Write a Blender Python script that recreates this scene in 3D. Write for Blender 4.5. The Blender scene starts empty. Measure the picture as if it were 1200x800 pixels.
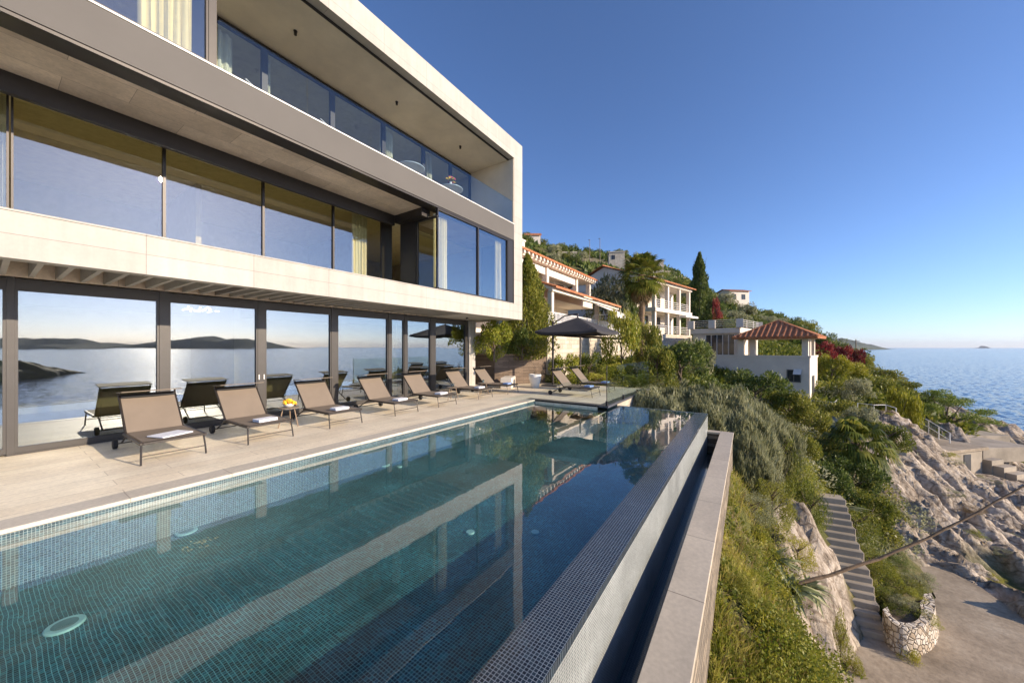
import bpy, math, random
import numpy as np
from mathutils import Vector, Matrix

# ------------------------------------------------------------------ camera, sky, sun, exposure
S = bpy.context.scene
CO = S.collection
FPX, VX, HY, CH = 416.0, 877.0, 407.0, 1.8
YAW = math.atan((VX - 600) / FPX)
cam_d = bpy.data.cameras.new('camera')
cam = bpy.data.objects.new('camera', cam_d); CO.objects.link(cam)
cam.location = (0, 0, CH); cam.rotation_euler = (math.pi / 2, 0, YAW)
cam_d.sensor_width = 36; cam_d.lens = 36 * FPX / 1200
cam_d.shift_y = (HY - 400) / 1200
cam_d.clip_start = 0.05; cam_d.clip_end = 40000
S.camera = cam
SUN_DIR = Vector((1.374, 0.286, 0.474)).normalized()
SUN_EL = math.asin(SUN_DIR.z); SUN_ROT = math.atan2(SUN_DIR.x, SUN_DIR.y)
w = bpy.data.worlds.new('World'); S.world = w; w.use_nodes = True
nt = w.node_tree; bg = nt.nodes['Background']
sk = nt.nodes.new('ShaderNodeTexSky'); sk.sky_type = 'NISHITA'; sk.sun_disc = False
sk.sun_elevation = SUN_EL; sk.sun_rotation = SUN_ROT
sk.altitude = 0; sk.air_density = 0.75; sk.dust_density = 0.35; sk.ozone_density = 6.0
wb = nt.nodes.new('ShaderNodeMix'); wb.data_type = 'RGBA'; wb.blend_type = 'MULTIPLY'; wb.inputs[0].default_value = 1; wb.inputs[7].default_value = (1.16, 1.0, 0.97, 1)
nt.links.new(sk.outputs[0], wb.inputs[6]); nt.links.new(wb.outputs[2], bg.inputs[0]); bg.inputs[1].default_value = 0.145
sd = bpy.data.lights.new('sun', 'SUN'); sd.energy = 4.4; sd.angle = math.radians(0.5)
sd.color = (1.0, 0.82, 0.62)
so = bpy.data.objects.new('sun', sd); CO.objects.link(so)
so.rotation_euler = SUN_DIR.to_track_quat('Z', 'Y').to_euler()
S.view_settings.view_transform = 'Standard'; S.view_settings.look = 'None'
S.view_settings.gamma = 1; S.view_settings.use_curve_mapping = False
S.view_settings.exposure = 0.7
S.render.engine = 'CYCLES'
S.cycles.max_bounces = 10; S.cycles.transparent_max_bounces = 16
S.cycles.caustics_reflective = True; S.cycles.blur_glossy = 0.5; S.cycles.caustics_refractive = False
S.cycles.sample_clamp_indirect = 8

# pixel + forward distance -> world point
Fv = (-math.sin(YAW), math.cos(YAW)); Rv = (math.cos(YAW), math.sin(YAW))
def at(px, py, t):
    u = (px - 600) / FPX; v = (HY - py) / FPX
    return ((Fv[0] + u * Rv[0]) * t, (Fv[1] + u * Rv[1]) * t, CH + v * t)

rnd = random.Random(7)
# ------------------------------------------------------------------ materials
def nmat(name):
    m = bpy.data.materials.new(name); m.use_nodes = True
    n = m.node_tree.nodes; n.clear()
    out = n.new('ShaderNodeOutputMaterial')
    return m, m.node_tree, out
def N(nt, t, **kw):
    n = nt.nodes.new(t)
    for k, v in kw.items():
        if k in n.inputs.keys(): n.inputs[k].default_value = v
        else: setattr(n, k, v)
    return n
def L(nt, a, b): nt.links.new(a, b)
def c4(c): return (c[0], c[1], c[2], 1)
def coords(nt, swap=None, scale=1.0, rot=0.0):
    g = N(nt, 'ShaderNodeNewGeometry')
    src = g.outputs['Position']
    if swap:
        s = N(nt, 'ShaderNodeSeparateXYZ'); L(nt, src, s.inputs[0])
        c = N(nt, 'ShaderNodeCombineXYZ')
        for i, a in enumerate(swap): L(nt, s.outputs['XYZ'.index(a)], c.inputs[i])
        src = c.outputs[0]
    if scale != 1.0 or rot:
        mp = N(nt, 'ShaderNodeMapping'); L(nt, src, mp.inputs[0])
        mp.inputs['Scale'].default_value = (scale,) * 3 if not isinstance(scale, tuple) else scale
        mp.inputs['Rotation'].default_value = (0, 0, rot)
        src = mp.outputs[0]
    return src
def ramp(nt, fac, stops):
    r = N(nt, 'ShaderNodeValToRGB'); L(nt, fac, r.inputs[0])
    e = r.color_ramp.elements
    while len(e) < len(stops): e.new(0.5)
    for i, (p, c) in enumerate(stops): e[i].position = p; e[i].color = c4(c) if len(c) == 3 else c
    return r.outputs[0]
def noise(nt, src, scale, detail=6, rough=0.6, dist=0):
    n = N(nt, 'ShaderNodeTexNoise'); L(nt, src, n.inputs['Vector'])
    n.inputs['Scale'].default_value = scale; n.inputs['Detail'].default_value = detail
    n.inputs['Roughness'].default_value = rough; n.inputs['Distortion'].default_value = dist
    return n.outputs[0]
def mixc(nt, fac, a, b, mode='MIX'):
    m = N(nt, 'ShaderNodeMix', data_type='RGBA', blend_type=mode)
    if isinstance(fac, (int, float)): m.inputs[0].default_value = fac
    else: L(nt, fac, m.inputs[0])
    for v, i in ((a, 6), (b, 7)):
        if isinstance(v, tuple): m.inputs[i].default_value = c4(v)
        else: L(nt, v, m.inputs[i])
    return m.outputs[2]
def bump(nt, h, strength=0.3, dist=0.02):
    b = N(nt, 'ShaderNodeBump'); L(nt, h, b.inputs['Height'])
    b.inputs['Strength'].default_value = strength; b.inputs['Distance'].default_value = dist
    return b.outputs[0]
def princ(nt, out, col, rough=0.6, metal=0, nrm=None, spec=0.5):
    p = N(nt, 'ShaderNodeBsdfPrincipled')
    if isinstance(col, tuple): p.inputs['Base Color'].default_value = c4(col)
    else: L(nt, col, p.inputs['Base Color'])
    if isinstance(rough, (int, float)): p.inputs['Roughness'].default_value = rough
    else: L(nt, rough, p.inputs['Roughness'])
    p.inputs['Metallic'].default_value = metal
    p.inputs['Specular IOR Level'].default_value = spec
    if nrm is not None: L(nt, nrm, p.inputs['Normal'])
    L(nt, p.outputs[0], out.inputs[0]); return p

def mat_plain(name, c, rough=0.5, metal=0, var=0.12, scale=6, bmp=0.05):
    m, nt, out = nmat(name)
    src = coords(nt)
    n = noise(nt, src, scale, 5)
    lo = tuple(x * (1 - var) for x in c); hi = tuple(min(1, x * (1 + var)) for x in c)
    col = ramp(nt, n, [(0.3, lo), (0.7, hi)])
    princ(nt, out, col, rough, metal, bump(nt, noise(nt, src, scale * 12, 3), bmp, 0.01))
    return m
def mat_brick(name, c1, c2, mortar, bw, bh, ms=0.01, swap='XYZ', rough=0.6, offs=0.5, var=None, bmp=0.4, wob=0, squash=1, spec=0.5, bdist=0.01, rot=0.0, soft=0.1, fine=(.88, 1.08), cell=0, streak=0):
    m, nt, out = nmat(name)
    src = coords(nt, swap)
    if rot:
        mp = N(nt, 'ShaderNodeMapping'); L(nt, src, mp.inputs[0]); mp.inputs['Rotation'].default_value = (0, 0, rot); src = mp.outputs[0]
    base = src
    if wob:
        nn = N(nt, 'ShaderNodeTexNoise'); L(nt, src, nn.inputs['Vector']); nn.inputs['Scale'].default_value = wob[1]; nn.inputs['Detail'].default_value = 2
        va = N(nt, 'ShaderNodeVectorMath', operation='MULTIPLY_ADD')
        L(nt, nn.outputs['Color'], va.inputs[0]); va.inputs[1].default_value = (wob[0],) * 3; L(nt, src, va.inputs[2])
        base = va.outputs[0]
    b = N(nt, 'ShaderNodeTexBrick'); L(nt, base, b.inputs['Vector'])
    b.inputs['Scale'].default_value = 1
    b.inputs['Brick Width'].default_value = bw; b.inputs['Row Height'].default_value = bh
    b.inputs['Mortar Size'].default_value = ms; b.inputs['Mortar Smooth'].default_value = soft
    b.inputs['Color1'].default_value = c4(c1); b.inputs['Color2'].default_value = c4(c2); b.inputs['Mortar'].default_value = c4(mortar)
    b.offset = offs; b.squash = squash
    n = noise(nt, src, 1.3, 6, 0.65)
    v = var or 0.18
    sh = ramp(nt, n, [(0.3, (1 - v,) * 3), (0.7, (1 + v * .5,) * 3)])
    col = mixc(nt, 1.0, b.outputs['Color'], sh, 'MULTIPLY')
    n2 = noise(nt, src, 22, 4)
    sh2 = ramp(nt, n2, [(0.3, (fine[0],) * 3), (0.7, (fine[1],) * 3)])
    col = mixc(nt, 1.0, col, sh2, 'MULTIPLY')
    if cell:   # every mosaic tile its own tone
        sn = N(nt, 'ShaderNodeVectorMath', operation='SNAP'); L(nt, base, sn.inputs[0]); sn.inputs[1].default_value = (bw, bh, 50)
        wn = N(nt, 'ShaderNodeTexWhiteNoise', noise_dimensions='2D'); L(nt, sn.outputs[0], wn.inputs[0])
        iv = N(nt, 'ShaderNodeMath', operation='SUBTRACT'); iv.inputs[0].default_value = 1; L(nt, b.outputs['Fac'], iv.inputs[1])
        col = mixc(nt, iv.outputs[0], col, mixc(nt, 1.0, col, ramp(nt, wn.outputs[0], [(0, (1 - cell,) * 3), (.7, (1, 1, 1)), (1, (1 + cell * .8, 1 + cell * 1.3, 1 + cell * 1.1))]), 'MULTIPLY'))
    if streak:
        mps = N(nt, 'ShaderNodeMapping'); L(nt, src, mps.inputs[0]); mps.inputs['Scale'].default_value = (5, .35, 1)
        col = mixc(nt, 1.0, col, ramp(nt, noise(nt, mps.outputs[0], 1.0, 5, .6), [(.35, (1 - streak,) * 3), (.6, (1.02,) * 3)]), 'MULTIPLY')
    inv = N(nt, 'ShaderNodeMath', operation='SUBTRACT'); inv.inputs[0].default_value = 1; L(nt, b.outputs['Fac'], inv.inputs[1])
    ad = N(nt, 'ShaderNodeMath', operation='MULTIPLY_ADD'); L(nt, n2, ad.inputs[0]); ad.inputs[1].default_value = 0.4; L(nt, inv.outputs[0], ad.inputs[2])
    princ(nt, out, col, rough, 0, bump(nt, ad.outputs[0], bmp, bdist), spec)
    return m
def mat_glass(name, tint=(.75, .78, .66), base=0.36, rcol=(.80, .84, .90), add=.5):
    m, nt, out = nmat(name)
    lw = N(nt, 'ShaderNodeLayerWeight'); lw.inputs[0].default_value = 0.35
    mr = N(nt, 'ShaderNodeMapRange'); L(nt, lw.outputs['Facing'], mr.inputs[0])
    mr.inputs[3].default_value = base; mr.inputs[4].default_value = min(1, base + add)
    t = N(nt, 'ShaderNodeBsdfTransparent'); t.inputs[0].default_value = c4(tint)
    g = N(nt, 'ShaderNodeBsdfGlossy'); g.inputs[0].default_value = c4(rcol); g.inputs['Roughness'].default_value = 0.0
    n = noise(nt, coords(nt), 0.9, 2, .5)
    L(nt, bump(nt, n, 0.012, 0.1), g.inputs['Normal'])
    mx = N(nt, 'ShaderNodeMixShader'); L(nt, mr.outputs[0], mx.inputs[0]); L(nt, t.outputs[0], mx.inputs[1]); L(nt, g.outputs[0], mx.inputs[2])
    L(nt, mx.outputs[0], out.inputs[0]); return m
def mat_leaf(name, c1, c2, c3=None, trans=0.35, scale=1.2, rough=.5):
    m, nt, out = nmat(name)
    src = coords(nt)
    n = noise(nt, src, scale, 3, .6)
    g = N(nt, 'ShaderNodeNewGeometry')
    oi = N(nt, 'ShaderNodeObjectInfo')
    a = N(nt, 'ShaderNodeMath', operation='MULTIPLY_ADD'); L(nt, g.outputs['Random Per Island'], a.inputs[0]); a.inputs[1].default_value = .45
    L(nt, n, a.inputs[2])
    a2 = N(nt, 'ShaderNodeMath', operation='MULTIPLY_ADD'); L(nt, oi.outputs['Random'], a2.inputs[0]); a2.inputs[1].default_value = .3; L(nt, a.outputs[0], a2.inputs[2])
    stops = [(0.45, c1), (1.0, c2)] if c3 is None else [(0.4, c1), (0.8, c2), (1.15 if False else 1.0, c3)]
    col = ramp(nt, a2.outputs[0], stops)
    p = N(nt, 'ShaderNodeBsdfPrincipled'); L(nt, col, p.inputs['Base Color']); p.inputs['Roughness'].default_value = rough
    p.inputs['Specular IOR Level'].default_value = .3
    tr = N(nt, 'ShaderNodeBsdfTranslucent'); L(nt, col, tr.inputs[0])
    mx = N(nt, 'ShaderNodeMixShader'); mx.inputs[0].default_value = trans
    L(nt, p.outputs[0], mx.inputs[1]); L(nt, tr.outputs[0], mx.inputs[2]); L(nt, mx.outputs[0], out.inputs[0])
    return m

M = {}
M['limestone'] = mat_brick('limestone', (.50, .475, .425), (.455, .43, .385), (.30, .27, .24), 1.5, 0.66, .005, 'YZX', .75, 0.0, .1, .25, fine=(.965, 1.02), streak=.09)
M['render_white'] = mat_plain('white_render', (.74, .71, .66), .85, var=.06, scale=1.5)
M['soffit'] = mat_brick('soffit_stone', (.78, .65, .51), (.60, .49, .38), (.36, .28, .21), 1.5, .62, .004, 'YXZ', .7, .5, .22, .2)
M['plaster'] = mat_plain('balcony_soffit_plaster', (.80, .71, .56), .8, var=.12, scale=.9)
M['grey_band'] = mat_plain('grey_stone_band', (.108, .101, .092), .7, var=.06, scale=1)
M['dark_metal'] = mat_plain('dark_bronze_metal', (.035, .031, .03), .42, .3, var=.1)
M['frame'] = mat_plain('window_frame_metal', (.05, .046, .043), .45, .2, var=.06)
M['white_trim'] = mat_plain('white_metal_trim', (.8, .78, .74), .4)
M['glass'] = mat_glass('window_glass', (.78, .8, .70), .30, (.62, .68, .76))
M['glass_top'] = mat_glass('balcony_window_glass', (.96, .97, .93), .07, (.7, .78, .88), .2)
M['glass_up'] = mat_glass('upper_window_glass', (1, .99, .84), .16, (.62, .68, .78))
M['rail_glass'] = mat_glass('balustrade_glass', (.80, .87, .90), .03, (.7, .8, .9), .14)
M['clear_glass'] = mat_glass('clear_glass', (.90, .95, .93), .05, (.8, .84, .9), .25)
M['curtain'] = mat_plain('linen_curtain', (.82, .80, .72), .9, var=.05)
M['in_wall'] = mat_plain('interior_wall', (.45, .41, .33), .9)
M['in_ceiling'] = mat_plain('interior_ceiling', (.84, .80, .58), .9)
M['in_floor'] = mat_plain('interior_floor', (.22, .17, .12), .4)
M['deck'] = mat_brick('terrace_stone_planks', (.90, .80, .61), (.82, .71, .53), (.60, .51, .38), 1.6, .30, .005, 'YXZ', .55, .37, .16, .3)
M['coping'] = mat_brick('pool_coping_stone', (.62, .56, .46), (.58, .52, .42), (.36, .30, .24), 1.0, 3.0, .005, 'YXZ', .5, 0, .1, .2)
M['grey_coping'] = mat_brick('grey_wall_coping', (.56, .49, .375), (.51, .44, .335), (.24, .2, .15), 1.25, 3.0, .006, 'YXZ', .5, 0, .16, .2)
M['ledge_stone'] = mat_plain('dark_ledge_stone', (.10, .10, .105), .35, var=.12)
M['tile_floor'] = mat_brick('pool_floor_mosaic', (.016, .11, .12), (.004, .036, .058), (.19, .42, .40), .0275, .0275, .0021, 'XYZ', .3, 0, .5, .1, wob=(.05, 2.2), bdist=.002, cell=.8)
M['tile_wall'] = mat_brick('pool_wall_mosaic', (.04, .09, .11), (.02, .055, .075), (.3, .36, .36), .025, .025, .0018, 'YZX', .3, 0, .3, .1, bdist=.002, cell=.5)
M['tile_ledge'] = mat_brick('ledge_mosaic', (.022, .034, .048), (.012, .02, .032), (.24, .28, .31), .025, .025, .0020, 'XYZ', .16, 0, .2, .2, bdist=.002, cell=.4)
M['tile_face'] = mat_brick('weir_face_mosaic', (.16, .185, .19), (.10, .12, .13), (.56, .58, .55), .025, .025, .0032, 'YZX', .35, 0, .35, .2, bdist=.002, cell=.15)
M['tile_dark'] = mat_brick('basin_mosaic', (.02, .022, .04), (.012, .014, .028), (.075, .075, .10), .025, .025, .0016, 'XYZ', .3, 0, .2, .1, bdist=.002)
M['fitting'] = mat_plain('pool_fitting_plastic', (.34, .52, .46), .4)
M['fitting_core'] = mat_plain('pool_fitting_core', (.14, .22, .2), .4)
M['pearl_stone'] = mat_brick('rough_pool_stone', (.33, .27, .20), (.17, .145, .115), (.10, .08, .06), .45, .11, .012, 'YZX', .9, .5, .4, .9, wob=(.03, 8), bdist=.03)
M['stone_x'] = mat_brick('dry_stone_wall', (.46, .38, .29), (.27, .22, .17), (.10, .08, .06), .38, .13, .012, 'XZY', .9, .5, .4, .9, wob=(.04, 7), bdist=.03)
M['planter_stone'] = mat_brick('brown_planter_stone', (.24, .175, .125), (.15, .11, .08), (.08, .06, .045), .5, .07, .006, 'YZX', .85, .45, .3, .6, wob=(.02, 6))
M['pale_stone'] = mat_brick('pale_block_stone', (.64, .58, .47), (.53, .46, .36), (.36, .31, .24), .62, .25, .012, 'YZX', .85, .5, .25, .5, wob=(.03, 5), bdist=.02)
M['sling'] = mat_plain('taupe_sling_fabric', (.205, .165, .125), .75, var=.06, scale=3)
M['alu'] = mat_plain('bronze_aluminium', (.062, .053, .046), .38, .5, var=.05)
M['rubber'] = mat_plain('black_rubber', (.018, .018, .018), .7)
M['towel'] = mat_plain('white_towel', (.80, .82, .86), .95, var=.04, scale=20, bmp=.5)
M['towel_blue'] = mat_plain('blue_towel', (.30, .42, .70), .95, var=.04, scale=20, bmp=.5)
M['umbrella'] = mat_plain('charcoal_canopy_fabric', (.045, .043, .045), .85)
M['pot'] = mat_plain('white_ceramic', (.74, .73, .70), .35, var=.03)
M['orange'] = mat_plain('orange_petals', (.85, .36, .02), .7)
M['yellow'] = mat_plain('yellow_petals', (.90, .62, .04), .7)
M['pinkflower'] = mat_plain('pink_petals', (.7, .12, .16), .7)
M['wood'] = mat_plain('weathered_teak', (.28, .2, .13), .7)
M['bark'] = mat_plain('tree_bark', (.13, .095, .065), .9, var=.35, scale=5, bmp=.6)
M['palmbark'] = mat_plain('palm_trunk_bark', (.22, .15, .09), .95, var=.4, scale=9, bmp=1)
M['concrete'] = mat_plain('weathered_concrete', (.36, .31, .24), .9, var=.3, scale=.8, bmp=.3)
M['roof_tile'] = None
M['white_paint'] = mat_plain('cream_white_paint', (.74, .67, .57), .8, var=.09, scale=.9, bmp=.15)
M['dark_void'] = mat_plain('dark_room', (.03, .03, .033), .5)
M['shutter'] = mat_plain('grey_shutter', (.16, .15, .14), .6)
M['awning'] = mat_plain('white_awning_canvas', (.75, .73, .68), .9, var=.04)
M['leaf_dark'] = mat_leaf('dark_green_leaves', (.03, .05, .012), (.085, .13, .028), (.18, .22, .05))
M['leaf_mid'] = mat_leaf('mid_green_leaves', (.05, .078, .012), (.145, .18, .024), (.30, .29, .05))
M['leaf_bright'] = mat_leaf('bright_green_leaves', (.10, .145, .014), (.26, .30, .03), (.44, .41, .07))
M['leaf_olive'] = mat_leaf('grey_olive_leaves', (.12, .13, .06), (.25, .26, .13), (.42, .42, .25))
M['leaf_yellow'] = mat_leaf('yellow_green_leaves', (.14, .16, .014), (.30, .30, .025), (.46, .42, .06))
M['leaf_red'] = mat_leaf('red_bougainvillea_bracts', (.08, .015, .015), (.20, .02, .025), (.36, .06, .05))
M['leaf_dry'] = mat_leaf('dry_palm_leaves', (.14, .09, .04), (.26, .18, .08), (.36, .27, .13))
M['grass'] = mat_leaf('slope_grass', (.14, .19, .02), (.32, .33, .045), (.52, .45, .13))
M['agave'] = mat_leaf('agave_leaves', (.12, .15, .06), (.26, .29, .12), (.42, .42, .2), trans=.1)
M['pine'] = mat_leaf('pine_needles', (.04, .085, .014), (.12, .18, .03), (.26, .31, .05))

def mk_roof():
    m, nt, out = nmat('terracotta_roof_tiles')
    src = coords(nt)
    n = noise(nt, src, 2.5, 6); n2 = noise(nt, src, 14, 3)
    col = ramp(nt, n, [(.3, (.38, .13, .05)), (.55, (.50, .20, .09)), (.75, (.62, .33, .18))])
    col = mixc(nt, 1, col, ramp(nt, n2, [(.3, (.75, .75, .75)), (.7, (1.15, 1.1, 1.05))]), 'MULTIPLY')
    princ(nt, out, col, .85, 0, bump(nt, n2, .4, .03)); return m
M['roof_tile'] = mk_roof()

def mk_poolwater():
    m, nt, out = nmat('pool_water')
    src = coords(nt)
    n1 = noise(nt, src, 1.6, 2, .5, .3); n2 = noise(nt, src, 7, 2, .5)
    ad = N(nt, 'ShaderNodeMath', operation='MULTIPLY_ADD'); L(nt, n2, ad.inputs[0]); ad.inputs[1].default_value = .12; L(nt, n1, ad.inputs[2])
    nr = bump(nt, ad.outputs[0], .014, .1)
    lw = N(nt, 'ShaderNodeLayerWeight'); lw.inputs[0].default_value = .5; L(nt, nr, lw.inputs['Normal'])
    pw = N(nt, 'ShaderNodeMath', operation='POWER'); L(nt, lw.outputs['Facing'], pw.inputs[0]); pw.inputs[1].default_value = 4.2
    f = N(nt, 'ShaderNodeMath', operation='MULTIPLY_ADD'); L(nt, pw.outputs[0], f.inputs[0]); f.inputs[1].default_value = .97; f.inputs[2].default_value = .025
    t = N(nt, 'ShaderNodeBsdfTransparent'); t.inputs[0].default_value = (.78, .93, .96, 1)
    g = N(nt, 'ShaderNodeBsdfGlossy'); g.inputs['Roughness'].default_value = 0.012; g.inputs[0].default_value = (1, 1, 1, 1); L(nt, nr, g.inputs['Normal'])
    mx = N(nt, 'ShaderNodeMixShader'); L(nt, f.outputs[0], mx.inputs[0]); L(nt, t.outputs[0], mx.inputs[1]); L(nt, g.outputs[0], mx.inputs[2])
    L(nt, mx.outputs[0], out.inputs[0]); return m
M['pool_water'] = mk_poolwater()
def mk_sea():
    m, nt, out = nmat('sea_water')
    src = coords(nt)
    mp = N(nt, 'ShaderNodeMapping'); L(nt, src, mp.inputs[0]); mp.inputs['Scale'].default_value = (1, .55, 1); mp.inputs['Rotation'].default_value = (0, 0, .5)
    n1 = noise(nt, mp.outputs[0], .35, 6, .62, .4); n2 = noise(nt, mp.outputs[0], .045, 3, .5)
    n3 = noise(nt, src, .004, 4, .6, 1.0)
    ad = N(nt, 'ShaderNodeMath', operation='MULTIPLY_ADD'); L(nt, n2, ad.inputs[0]); ad.inputs[1].default_value = 2.0; L(nt, n1, ad.inputs[2])
    nc = N(nt, 'ShaderNodeTexNoise'); L(nt, mp.outputs[0], nc.inputs['Vector']); nc.inputs['Scale'].default_value = .9; nc.inputs['Detail'].default_value = 5; nc.inputs['Roughness'].default_value = .7
    sb = N(nt, 'ShaderNodeVectorMath', operation='SUBTRACT'); L(nt, nc.outputs['Color'], sb.inputs[0]); sb.inputs[1].default_value = (.5, .5, .5)
    sc = N(nt, 'ShaderNodeVectorMath', operation='MULTIPLY'); L(nt, sb.outputs[0], sc.inputs[0]); sc.inputs[1].default_value = (.75, .75, 0)
    av = N(nt, 'ShaderNodeVectorMath', operation='ADD'); L(nt, sc.outputs[0], av.inputs[0]); av.inputs[1].default_value = (0, 0, 1)
    nv_ = N(nt, 'ShaderNodeVectorMath', operation='NORMALIZE'); L(nt, av.outputs[0], nv_.inputs[0]); nr = nv_.outputs[0]
    col = ramp(nt, n3, [(.35, (.005, .032, .085)), (.65, (.010, .050, .115))])
    p = princ(nt, out, col, .11, 0, nr, .3); p.inputs['IOR'].default_value = 1.33
    return m
M['sea'] = mk_sea()

# ------------------------------------------------------------------ mesh helpers
class MB:
    def __init__(s): s.v = []; s.f = []
    def quad(s, a, b, c, d):
        i = len(s.v); s.v += [tuple(a), tuple(b), tuple(c), tuple(d)]; s.f.append((i, i + 1, i + 2, i + 3)); return s
    def poly(s, pts):
        i = len(s.v); s.v += [tuple(p) for p in pts]; s.f.append(tuple(range(i, i + len(pts)))); return s
    def box(s, x0, x1, y0, y1, z0, z1, b=0.0, mtx=None):
        if x0 > x1: x0, x1 = x1, x0
        if y0 > y1: y0, y1 = y1, y0
        if z0 > z1: z0, z1 = z1, z0
        b = min(b, (x1 - x0) * .45, (y1 - y0) * .45, (z1 - z0) * .45)
        vs = []; fs = []
        if b <= 0:
            vs = [(x, y, z) for z in (z0, z1) for y in (y0, y1) for x in (x0, x1)]
            fs = [(0, 2, 3, 1), (4, 5, 7, 6), (0, 1, 5, 4), (2, 6, 7, 3), (0, 4, 6, 2), (1, 3, 7, 5)]
        else:
            idx = {}
            for sx in (0, 1):
                for sy in (0, 1):
                    for sz in (0, 1):
                        X = (x0, x1)[sx]; Y = (y0, y1)[sy]; Z = (z0, z1)[sz]
                        dx = b if sx == 0 else -b; dy = b if sy == 0 else -b; dz = b if sz == 0 else -b
                        for k, p in (('x', (X, Y + dy, Z + dz)), ('y', (X + dx, Y, Z + dz)), ('z', (X + dx, Y + dy, Z))):
                            idx[(sx, sy, sz, k)] = len(vs); vs.append(p)
            I = lambda *a: idx[a]
            for sx in (0, 1):
                q = [I(sx, 0, 0, 'x'), I(sx, 1, 0, 'x'), I(sx, 1, 1, 'x'), I(sx, 0, 1, 'x')]; fs.append(tuple(q if sx else q[::-1]))
            for sy in (0, 1):
                q = [I(0, sy, 0, 'y'), I(0, sy, 1, 'y'), I(1, sy, 1, 'y'), I(1, sy, 0, 'y')]; fs.append(tuple(q if sy else q[::-1]))
            for sz in (0, 1):
                q = [I(0, 0, sz, 'z'), I(1, 0, sz, 'z'), I(1, 1, sz, 'z'), I(0, 1, sz, 'z')]; fs.append(tuple(q if sz else q[::-1]))
            for sx in (0, 1):
                for sy in (0, 1):
                    q = [I(sx, sy, 0, 'x'), I(sx, sy, 0, 'y'), I(sx, sy, 1, 'y'), I(sx, sy, 1, 'x')]; fs.append(tuple(q if (sx == sy) else q[::-1]))
                for sz in (0, 1):
                    q = [I(sx, 0, sz, 'x'), I(sx, 0, sz, 'z'), I(sx, 1, sz, 'z'), I(sx, 1, sz, 'x')]; fs.append(tuple(q[::-1] if (sx == sz) else q))
            for sy in (0, 1):
                for sz in (0, 1):
                    q = [I(0, sy, sz, 'y'), I(0, sy, sz, 'z'), I(1, sy, sz, 'z'), I(1, sy, sz, 'y')]; fs.append(tuple(q if (sy == sz) else q[::-1]))
            for sx in (0, 1):
                for sy in (0, 1):
                    for sz in (0, 1):
                        q = (I(sx, sy, sz, 'x'), I(sx, sy, sz, 'y'), I(sx, sy, sz, 'z'))
                        fs.append(q if (sx + sy + sz) % 2 == 1 else q[::-1])
        if mtx is not None: vs = [tuple(mtx @ Vector(p)) for p in vs]
        i = len(s.v); s.v += vs; s.f += [tuple(k + i for k in f) for f in fs]; return s
    def tube(s, pts, r, n=8, cap=True):
        pts = [Vector(p) for p in pts]
        rs = r if isinstance(r, (list, tuple)) else [r] * len(pts)
        base = len(s.v); up = None
        for k, p in enumerate(pts):
            d = (pts[min(k + 1, len(pts) - 1)] - pts[max(k - 1, 0)]).normalized()
            if up is None:
                up = Vector((0, 0, 1)) if abs(d.z) < .9 else Vector((1, 0, 0))
            a = d.cross(up).normalized(); b = a.cross(d).normalized(); up = b
            for j in range(n):
                t = 2 * math.pi * j / n
                s.v.append(tuple(p + a * math.cos(t) * rs[k] + b * math.sin(t) * rs[k]))
        for k in range(len(pts) - 1):
            for j in range(n):
                a = base + k * n + j; b = base + k * n + (j + 1) % n
                s.f.append((a, b, b + n, a + n))
        if cap:
            s.f.append(tuple(base + j for j in range(n))[::-1]); s.f.append(tuple(base + (len(pts) - 1) * n + j for j in range(n)))
        return s
    def lathe(s, prof, n=24, c=(0, 0, 0)):
        base = len(s.v)
        for (r, z) in prof:
            for j in range(n):
                t = 2 * math.pi * j / n; s.v.append((c[0] + r * math.cos(t), c[1] + r * math.sin(t), c[2] + z))
        for k in range(len(prof) - 1):
            for j in range(n):
                a = base + k * n + j; b = base + k * n + (j + 1) % n; s.f.append((a, b, b + n, a + n))
        s.f.append(tuple(base + j for j in range(n))[::-1]); s.f.append(tuple(base + (len(prof) - 1) * n + j for j in range(n)))
        return s
    def build(s, name, mat, parent=None, smooth=False, loc=None):
        me = bpy.data.meshes.new(name); me.from_pydata(s.v, [], s.f)
        if mat is not None: me.materials.append(mat)
        if smooth: me.polygons.foreach_set('use_smooth', [True] * len(me.polygons))
        me.update()
        o = bpy.data.objects.new(name, me); CO.objects.link(o)
        if parent is not None: o.parent = parent
        if loc: o.location = loc
        return o
def bx(name, mat, parent, *a, **k): return MB().box(*a, **k).build(name, mat, parent)
def tag(o, label, cat, group=None, kind=None):
    if label: o['label'] = label
    if cat: o['category'] = cat
    if group: o['group'] = group
    if kind: o['kind'] = kind
    return o
def thing(name, label, cat, loc=(0, 0, 0), rz=0, group=None):
    o = bpy.data.objects.new(name, None); CO.objects.link(o); o.empty_display_size = .2
    o.location = loc; o.rotation_euler = (0, 0, rz); return tag(o, label, cat, group)
def struct(o): o['kind'] = 'structure'; return o
def copy_tree(o, parent=None):
    c = o.copy(); CO.objects.link(c)
    if parent is not None: c.parent = parent
    for ch in list(o.children): copy_tree(ch, c)
    return c
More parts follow.
